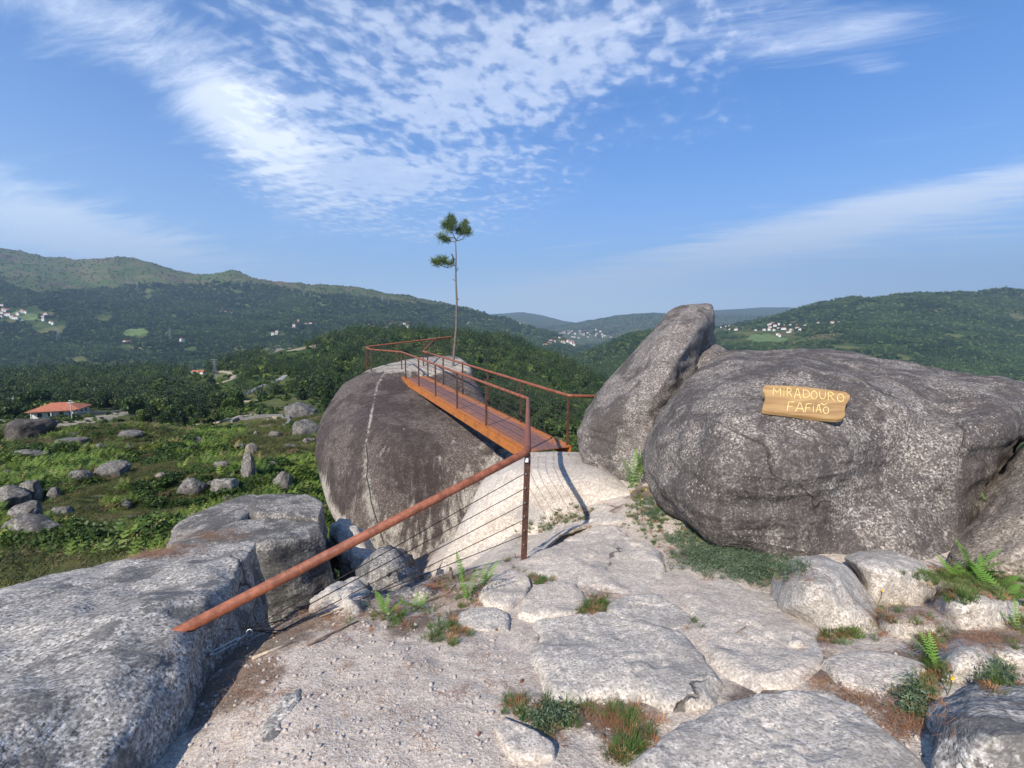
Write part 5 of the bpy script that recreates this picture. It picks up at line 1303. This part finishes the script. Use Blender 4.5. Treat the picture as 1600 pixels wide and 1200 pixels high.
fern(1000, 740, 0.252, 6, 'smaller fern at the back of the cleft', (0, 0), 6, .4, rise=(1.2, 2.2))
fern(1498, 905, 0.245, 8, 'broad fern at the foot of the brown boulder', (.5, 0), 7, rise=(.3, .9))
fern(1550, 915, 0.245, 8, 'right hand fern at the foot of the brown boulder', (.5, -.2), 8, rise=(.2, .6))
fern(1525, 895, .26, 8, 'upper fern between the sign boulder and the brown boulder', (.2, 0), 17, rise=(.5, 1.3))
fern(1575, 930, .24, 7, 'low fern overhanging the right edge rock', (.3, -.3), 18, rise=(.2, .7))
fern(1540, 780, 0.094, 7, 'small fern rooted in the face of the sign boulder', (0, -.3), 9, rise=(.3, 1))
fern(1218, 903, 0.086, 6, 'tiny bright fern left of the rounded boulders', (-.4, 0), 10, rise=(.2, .6))
fern(1470, 1050, 0.144, 7, 'fern squeezed left of the three-sided rock', (-.3, 0), 11, rise=(.6, 1.4))
fern(1592, 985, 0.144, 6, 'fern cut by the right edge of the picture', (0, 0), 12)
fern(1320, 992, 0.086, 6, 'little fern at the foot of the left rounded boulder', (.2, -.2), 13)
TUFT = unlinked('tuft', [tuft_mesh(31, 60, .09, .09, .0022), tuft_mesh(32, 50, .07, .12, .002), tuft_mesh(33, 50, .05, .1, .0025)], [M['grassy'], M['grassy'], M['straw']])
def leafy(seed):
    v, f = cards(90, lambda r: np.array([r.normal()*.035, r.normal()*.035, abs(r.normal())*.045+.01]), .0085, seed, asp=.4); return mkmesh('leafy', v, f, False)
LEAFY = unlinked('leafy_sprig', [leafy(1), leafy(2), leafy(3)], [M['greyshrub']]*3)
def litter_mesh(seed, n=26, l=.07):
    r = np.random.RandomState(seed); V = []
    for k in range(n):
        c = np.array([r.normal()*.05, r.normal()*.05, abs(r.normal())*.008]); a = r.rand()*6.28; d = np.array([math.cos(a), math.sin(a), r.normal()*.15])*l*(.4+.6*r.rand()); s = np.array([-math.sin(a), math.cos(a), 0])*.0011
        V += [c-s, c+s, c+d+s, c+d-s]
    return mkmesh('litter', np.array(V), np.arange(4*n).reshape(-1, 4), False)
LIT = unlinked('needle_litter', [litter_mesh(1), litter_mesh(2), litter_mesh(3)], [M['straw'], M['straw'], M['twig']])
def cover(name, areas, colln, label, cat, smin, smax, seed, dz=0):
    """areas: (px, py, rx, ry, n) spread in world around where the spot meets the ground"""
    r = np.random.RandomState(seed); pts = []; sc = []
    for a, b, rx, ry, n in areas:
        for k in range(n):
            u, v = r.normal(size=2)*.75
            p, nn = hit(a+u*rx, b+v*ry)
            if p is None or p.y > 9.5 or nn.z < .35: continue
            pts.append((p.x, p.y, p.z+dz)); s = r.uniform(smin, smax); sc.append((s, s, s))
    pts = np.array(pts); rt = np.c_[np.zeros(len(pts)), np.zeros(len(pts)), r.rand(len(pts))*6.28]
    return scatter(name, pts, np.array(sc), rt, colln, label, cat)
GA = [(885, 832, 40, 8, 120), (840, 845, 20, 8, 40), (1480, 905, 35, 12, 90), (1545, 905, 45, 12, 120), (1590, 925, 20, 10, 50), (620, 965, 45, 14, 40), (705, 985, 22, 14, 60), (740, 935, 30, 20, 50), (840, 905, 25, 9, 50), (900, 812, 50, 14, 130), (860, 818, 30, 12, 50), (920, 950, 28, 14, 90), (985, 965, 30, 8, 25), (1090, 975, 12, 12, 12), (880, 1108, 40, 8, 22), (960, 1118, 32, 9, 24), (805, 1105, 14, 10, 18), (850, 1135, 30, 12, 14), (985, 1175, 25, 14, 40), (1005, 1150, 20, 18, 30),
  (1250, 975, 24, 14, 60), (1300, 990, 30, 10, 50), (1380, 965, 16, 20, 40), (1395, 940, 14, 10, 20), (1450, 1000, 20, 20, 40), (1465, 1040, 16, 25, 60), (1440, 1090, 20, 20, 50), (1060, 850, 50, 20, 80), (1030, 810, 25, 25, 60), (1560, 1060, 22, 12, 30), (1500, 930, 40, 8, 60), (1560, 925, 50, 8, 60), (680, 915, 30, 14, 20), (790, 860, 20, 20, 30), (1590, 980, 15, 20, 30), (1000, 790, 15, 25, 50)]
cover('grass', GA, TUFT, 'short grass tufts in the cracks between path rocks', 'grass', .2, .6, 41)
cover('low_shrub', [(1110, 865, 40, 18, 150), (1150, 880, 45, 18, 260), (1190, 893, 35, 12, 140), (1075, 845, 30, 15, 60), (1430, 1100, 16, 16, 22), (870, 822, 30, 10, 40), (1020, 800, 18, 22, 60), (850, 1130, 18, 8, 14), (1560, 1060, 25, 12, 14)], LEAFY, 'grey-green creeping plants along the foot of the sign boulder', 'low plants', .3, .75, 42)
cover('needle_litter', [(600, 955, 60, 22, 60), (480, 965, 60, 22, 130), (700, 925, 50, 25, 110), (870, 900, 35, 10, 50), (900, 800, 50, 14, 100), (920, 945, 40, 16, 90), (900, 1110, 50, 12, 60), (960, 1125, 40, 12, 60), (1230, 915, 30, 14, 60), (1260, 990, 50, 14, 100), (1340, 1080, 70, 25, 130), (1420, 1120, 50, 30, 80), (1420, 960, 40, 12, 60), (1560, 1000, 60, 12, 130), (1000, 880, 160, 30, 50), (640, 1060, 180, 60, 60), (1200, 950, 120, 50, 60), (240, 858, 45, 8, 260), (330, 835, 40, 6, 120), (205, 868, 30, 4, 120), (1200, 890, 35, 12, 60), (380, 1060, 60, 60, 80)], LIT, 'rust-brown dry pine needles gathered in cracks and hollows', 'dry needles', .35, .75, 43, .002)
# pebbles
pm = []
for k in range(4):
    bm = bmesh.new(); bmesh.ops.create_icosphere(bm, subdivisions=2, radius=1); v = np.array([tuple(q.co) for q in bm.verts]); f = np.array([[q.index for q in fc.verts] for fc in bm.faces]); bm.free()
    v += v*(.3*fbm(v*1.2+k*9, 2, k))[:, None]; v *= np.array([1, .75, .5]); pm.append(mkmesh('pebble', v, f))
PEB = unlinked('pebble', pm, [M['pebble']]*4)
r = np.random.RandomState(51); pts = []; sc = []
while len(pts) < 4500:
    a, b = r.uniform(250, 1600), 905+295*r.rand()**.8
    if a > 820 and r.rand() < .72: continue
    rr_ = BV_GROUND.ray_cast(Vector((0, 0, 0)), ray(a, b).normalized()); p, nn = rr_[0], rr_[1]
    if p is None or p.y > 4.6: continue
    s = (.0016+.009*r.rand()**9)*(.8+p.y*.25); pts.append((p.x, p.y, p.z+s*.2)); sc.append((s, s, s))
scatter('gravel', np.array(pts), np.array(sc), np.c_[r.randn(len(pts))*.3, r.randn(len(pts))*.3, r.rand(len(pts))*6.28], PEB, 'loose granite grit and pebbles on the path', 'gravel')
# sticks and cones
def stick(pts, rad, label, mat='twig'):
    q = []
    for a, b in pts:
        p, n = hit(a, b)
        if p is not None: q.append(p+Vector((0, 0, rad*.9)))
    if len(q) < 2: return
    mb = MB(); mb.tube(arc(q, .05, 3), [rad*(1-.5*k/(len(arc(q, .05, 3))-1)) for k in range(len(arc(q, .05, 3)))], 7); o = mb.build('stick', M[mat], None, q[0], smooth=True); tag(o, label, 'stick')
stick([(394, 1032), (458, 1005)], .011, 'bleached broken stick lying below the turnbuckle', 'driftwood')
stick([(480, 1010), (520, 990), (560, 972)], .008, 'dark twig beside the bleached stick')
stick([(662, 942), (700, 930), (712, 915)], .007, 'crooked grey twig between the two taller ferns')
stick([(640, 955), (665, 950)], .009, 'short pale stick right of the low fern', 'driftwood')
stick([(864, 1150), (874, 1120), (868, 1100)], .006, 'curved thin root at the lower edge of the middle slab')
stick([(1150, 990), (1165, 980)], .004, 'tiny twig on the beige rock right of the path')
stick([(440, 970), (400, 980), (350, 985)], .007, 'brown twig in the shade behind the turnbuckle')
stick([(500, 965), (540, 950), (575, 948)], .006, 'thin twig across the pale flat-faced rock')
stub, _n = hit(706, 905)
if stub is not None:
    mb = MB(); mb.tube([stub+Vector((0, 0, -.03)), stub+Vector((-.005, 0, .05)), stub+Vector((-.01, 0, .10))], [.016, .014, .012], 8); o = mb.build('stump', M['twig'], None, stub); tag(o, 'charred little stump below the lowest cable', 'stump')
def cone(px, py, s, label):
    p, n = hit(px, py)
    if p is None: return
    bm = bmesh.new(); bmesh.ops.create_uvsphere(bm, u_segments=20, v_segments=14, radius=1)
    for v in bm.verts:
        a = math.atan2(v.co.y, v.co.x); k = 1+.16*math.cos(a*8+v.co.z*7)*math.sin(v.co.z*14); v.co = Vector((v.co.x*.72*k, v.co.y*.72*k, v.co.z))
    M4 = Matrix.Rotation(1.3, 4, 'X') @ Matrix.Scale(s, 4); V = np.array([tuple(M4 @ v.co) for v in bm.verts]); bm.verts.index_update(); Fc = [tuple(v.index for v in f.verts) for f in bm.faces]; bm.free()
    o = obj('pine_cone', V, Fc, M['cone'], None, (0, 0, 0)); o.location = p+Vector((0, 0, s*.6)); o.rotation_euler = (0, 0, rnd.random()*6); tag(o, label, 'pine cone')
cone(974, 1167, .020, 'larger brown pine cone of the pair at the bottom edge'); cone(990, 1162, .015, 'smaller brown pine cone beside the larger one at the bottom edge')
cone(815, 1066, .011, 'brown cone at the left tip of the middle slab'); cone(942, 1152, .010, 'small cone above the pair at the bottom edge'); cone(836, 1104, .011, 'flattened cone under the left end of the middle slab'); cone(749, 1148, .009, 'small cone left of the long pale stone'); cone(776, 985, .009, 'small cone on the edge of the domed stone')
# yellow flowers in the cleft
def flower(px, py, label, h=.09):
    p, n = hit(px, py)
    if p is None: return
    root = empty('yellow_flower', p); tag(root, label, 'flower', 'yellow flowers')
    top = p+Vector((rnd.uniform(-.02, .02), -.02, h)); mb = MB(); mb.tube([p-Vector((0, 0, .02)), p.lerp(top, .5)+Vector((.008, 0, 0)), top], .002, 5); mb.build('stem', M['grassy'], root, p)
    mb = MB()
    for k in range(8):
        a = k*math.pi/4; d = Vector((math.cos(a), -.35, math.sin(a))).normalized(); s = Vector((-math.sin(a), 0, math.cos(a)))*.003
        mb.add([top, top+d*.006+s, top+d*.012, top+d*.006-s], [(0, 1, 2, 3)])
    mb.build('petals', M['yellow'], root, p)
for a, b, lab in [(986, 778, 'yellow flower lowest left in the cleft'), (1003, 790, 'yellow flower lowest right in the cleft'), (992, 765, 'yellow flower highest in the cleft'), (1006, 775, 'yellow flower against the sign boulder foot'), (1372, 940, 'yellow flower between the two rounded boulders'), (1478, 1085, 'yellow flower beside the corner boulder')]: flower(a, b, lab)
#@@WORLD
# ================================================================== air
hb = MB(); hb.box((0, 8500, 550), (26000, 0, 0), (0, 12500, 0), (0, 0, 1750)); hz_ = hb.build('haze', None) if False else obj('haze', np.array(hb.v), hb.f, None)
hm = bpy.data.materials.new('air_haze'); hm.use_nodes = True; hn = hm.node_tree; hn.nodes.clear(); ho = hn.nodes.new('ShaderNodeOutputMaterial'); pv = hn.nodes.new('ShaderNodeVolumePrincipled')
pv.inputs['Color'].default_value = (.52, .76, 1, 1); pv.inputs['Density'].default_value = 8.5e-5; pv.inputs['Anisotropy'].default_value = .2
hn.links.new(pv.outputs[0], ho.inputs['Volume']); hz_.data.materials.append(hm); tag(hz_, 'thin blue haze filling the valley air', 'haze', kind='stuff')
# ================================================================== sky, sun
SUN_EL = math.radians(38); sx, sy = -.49, -.87
n_ = math.hypot(sx, sy); sx /= n_; sy /= n_
sd = Vector((sx*math.cos(SUN_EL), sy*math.cos(SUN_EL), math.sin(SUN_EL)))
sl = bpy.data.lights.new('sun', 'SUN'); sl.energy = 5.0; sl.angle = math.radians(.53); sl.color = (1, .935, .835)
so = bpy.data.objects.new('sun', sl); COL.objects.link(so); so.rotation_euler = sd.to_track_quat('Z', 'Y').to_euler()
w = bpy.data.worlds.new('World'); scene.world = w; w.use_nodes = True; nt = w.node_tree; nt.nodes.clear(); g = NT(nt)
out = g.n('ShaderNodeOutputWorld'); bg = g.n('ShaderNodeBackground'); bg.inputs[1].default_value = .083; g.l(bg.outputs[0], out.inputs[0])
sky = g.n('ShaderNodeTexSky', sky_type='NISHITA'); sky.sun_disc = False; sky.sun_elevation = SUN_EL; sky.sun_rotation = math.atan2(sx, sy); sky.altitude = 400; sky.air_density = 1.0; sky.dust_density = .9; sky.ozone_density = 4.5
hs = g.n('ShaderNodeHueSaturation'); hs.inputs['Saturation'].default_value = 1.75; hs.inputs['Value'].default_value = 1.0; g.l(sky.outputs[0], hs.inputs['Color'])
tc = g.n('ShaderNodeTexCoord').outputs['Generated']; sp = g.n('ShaderNodeSeparateXYZ'); g.l(tc, sp.inputs[0])
zc = g.math('MAXIMUM', sp.outputs[2], .02); u = g.math('DIVIDE', sp.outputs[0], g.math('ADD', zc, .06)); v = g.math('DIVIDE', sp.outputs[1], g.math('ADD', zc, .06))
cb = g.n('ShaderNodeCombineXYZ'); g.l(u, cb.inputs[0]); g.l(v, cb.inputs[1]); cp = cb.outputs[0]
yc_ = g.math('MAXIMUM', sp.outputs[1], .05); tx = g.math('DIVIDE', sp.outputs[0], yc_); tz = g.math('DIVIDE', sp.outputs[2], yc_)
def spx(px, py):
    d = ray(px, py); return d.x/d.y, d.z/d.y
def blob(px, py, rx, ry, ang=0, amp=1):
    """soft region of the sky, in tangent units of azimuth and height"""
    cx, cz = spx(px, py); a = math.radians(ang); dx = g.math('SUBTRACT', tx, cx); dz = g.math('SUBTRACT', tz, cz)
    e = g.math('ADD', g.math('MULTIPLY', dx, math.cos(a)*F/rx), g.math('MULTIPLY', dz, math.sin(a)*F/rx)); f = g.math('ADD', g.math('MULTIPLY', dx, -math.sin(a)*F/ry), g.math('MULTIPLY', dz, math.cos(a)*F/ry))
    r2 = g.math('ADD', g.math('MULTIPLY', e, e), g.math('MULTIPLY', f, f)); return g.math('MULTIPLY', g.math('EXPONENT', g.math('MULTIPLY', r2, -1)), amp)
def add(*l):
    r = l[0]
    for q in l[1:]: r = g.math('ADD', r, q)
    return r
# mackerel cloud: band from upper left to middle, and upper middle
mack = add(blob(1050, 60, 300, 90, 6, .45), blob(640, 230, 220, 90, 0, .3), blob(520, 60, 200, 80, 0, .5), blob(560, 170, 230, 120, -25, .8), blob(560, 290, 180, 80, -10, .7), blob(860, 130, 240, 110, 15, .6), blob(760, 40, 300, 70, 0, .3), blob(1100, 190, 160, 40, 10, .25))
veil = add(blob(270, 90, 260, 70, -35, .5), blob(400, 210, 120, 50, -40, .35), blob(120, 30, 220, 80, 0, .25), blob(380, 200, 110, 60, -45, .4), blob(40, 330, 300, 60, -18, .85), blob(180, 385, 260, 36, -8, .55), blob(1440, 312, 340, 24, 11, .95), blob(1150, 400, 380, 30, 10, .75), blob(1560, 300, 200, 60, 8, .3), blob(1450, 400, 300, 40, 5, .35), blob(1350, 45, 120, 20, 15, .3), blob(1370, 105, 60, 14, 5, .55), blob(620, 330, 200, 50, 0, .22), blob(1000, 460, 700, 40, 0, .35), blob(1180, 20, 220, 60, 0, .35), blob(900, 380, 60, 18, 20, .2))
wob = g.n('ShaderNodeTexNoise'); wob.inputs['Scale'].default_value = .8; wob.inputs['Detail'].default_value = 3; g.l(cp, wob.inputs['Vector'])
wv = g.n('ShaderNodeVectorMath', operation='MULTIPLY_ADD'); g.l(wob.outputs['Color'], wv.inputs[0]); wv.inputs[1].default_value = (.22, .22, 0); g.l(cp, wv.inputs[2]); cw = wv.outputs[0]
rot = g.n('ShaderNodeMapping'); rot.inputs['Rotation'].default_value = (0, 0, math.radians(22)); g.l(cw, rot.inputs[0])
puff = g.noise(g.scale(rot.outputs[0], (14, 10, 1)), 1.0, 3, .5); big = g.noise(cp, .9, 4, .55); fine = g.noise(g.scale(cw, (1, 1, 1)), 9, 5, .65)
wisp = g.noise(g.scale(rot.outputs[0], (.8, 3.0, 1)), 1.3, 8, .7, .5)
mk = g.math('MULTIPLY', mack, g.mapr(big, .28, .6)); 
pf = g.mapr(g.math('ADD', puff, g.math('MULTIPLY', g.math('SUBTRACT', mk, .5), .30)), .43, .70)
pf = g.math('MULTIPLY', pf, g.mapr(mk, .05, .5)); pf = g.math('MULTIPLY', pf, .38)
base = g.math('MULTIPLY', g.mapr(mk, .1, 1), g.math('ADD', g.math('MULTIPLY', g.mapr(fine, .3, .7), .12), .06))
vl = g.math('MULTIPLY', g.mapr(g.math('ADD', veil, g.math('MULTIPLY', g.math('SUBTRACT', wisp, .5), 2.0)), .16, 1.15), .82)
cl = g.math('ADD', g.math('ADD', pf, base), vl, clamp=True)
cl = g.math('MULTIPLY', cl, g.mapr(sp.outputs[2], 0, .04), clamp=True)
hz0 = g.math('MULTIPLY', g.math('EXPONENT', g.math('MULTIPLY', zc, -8.5)), .85)
tint = g.mix(1, hs.outputs[0], (.76, .88, 1.10), 'MULTIPLY')
skc = g.mix(hz0, tint, (10.0, 11.4, 13.6))
col = g.mix(cl, skc, (8.4, 8.8, 9.6))
g.l(col, bg.inputs[0])

cam = bpy.data.cameras.new('camera'); co_ = bpy.data.objects.new('camera', cam); COL.objects.link(co_); scene.camera = co_
cam.sensor_width = 36; cam.lens = 36*F/1600; cam.clip_start = .05; cam.clip_end = 60000
co_.location = (0, 0, 0); co_.rotation_euler = (math.radians(90)-TH, 0, 0)
scene.view_settings.view_transform = 'Standard'; scene.view_settings.look = 'None'; scene.view_settings.exposure = .84; scene.view_settings.gamma = 1
scene.cycles.volume_bounces = 0; scene.cycles.max_bounces = 6; scene.cycles.transparent_max_bounces = 8
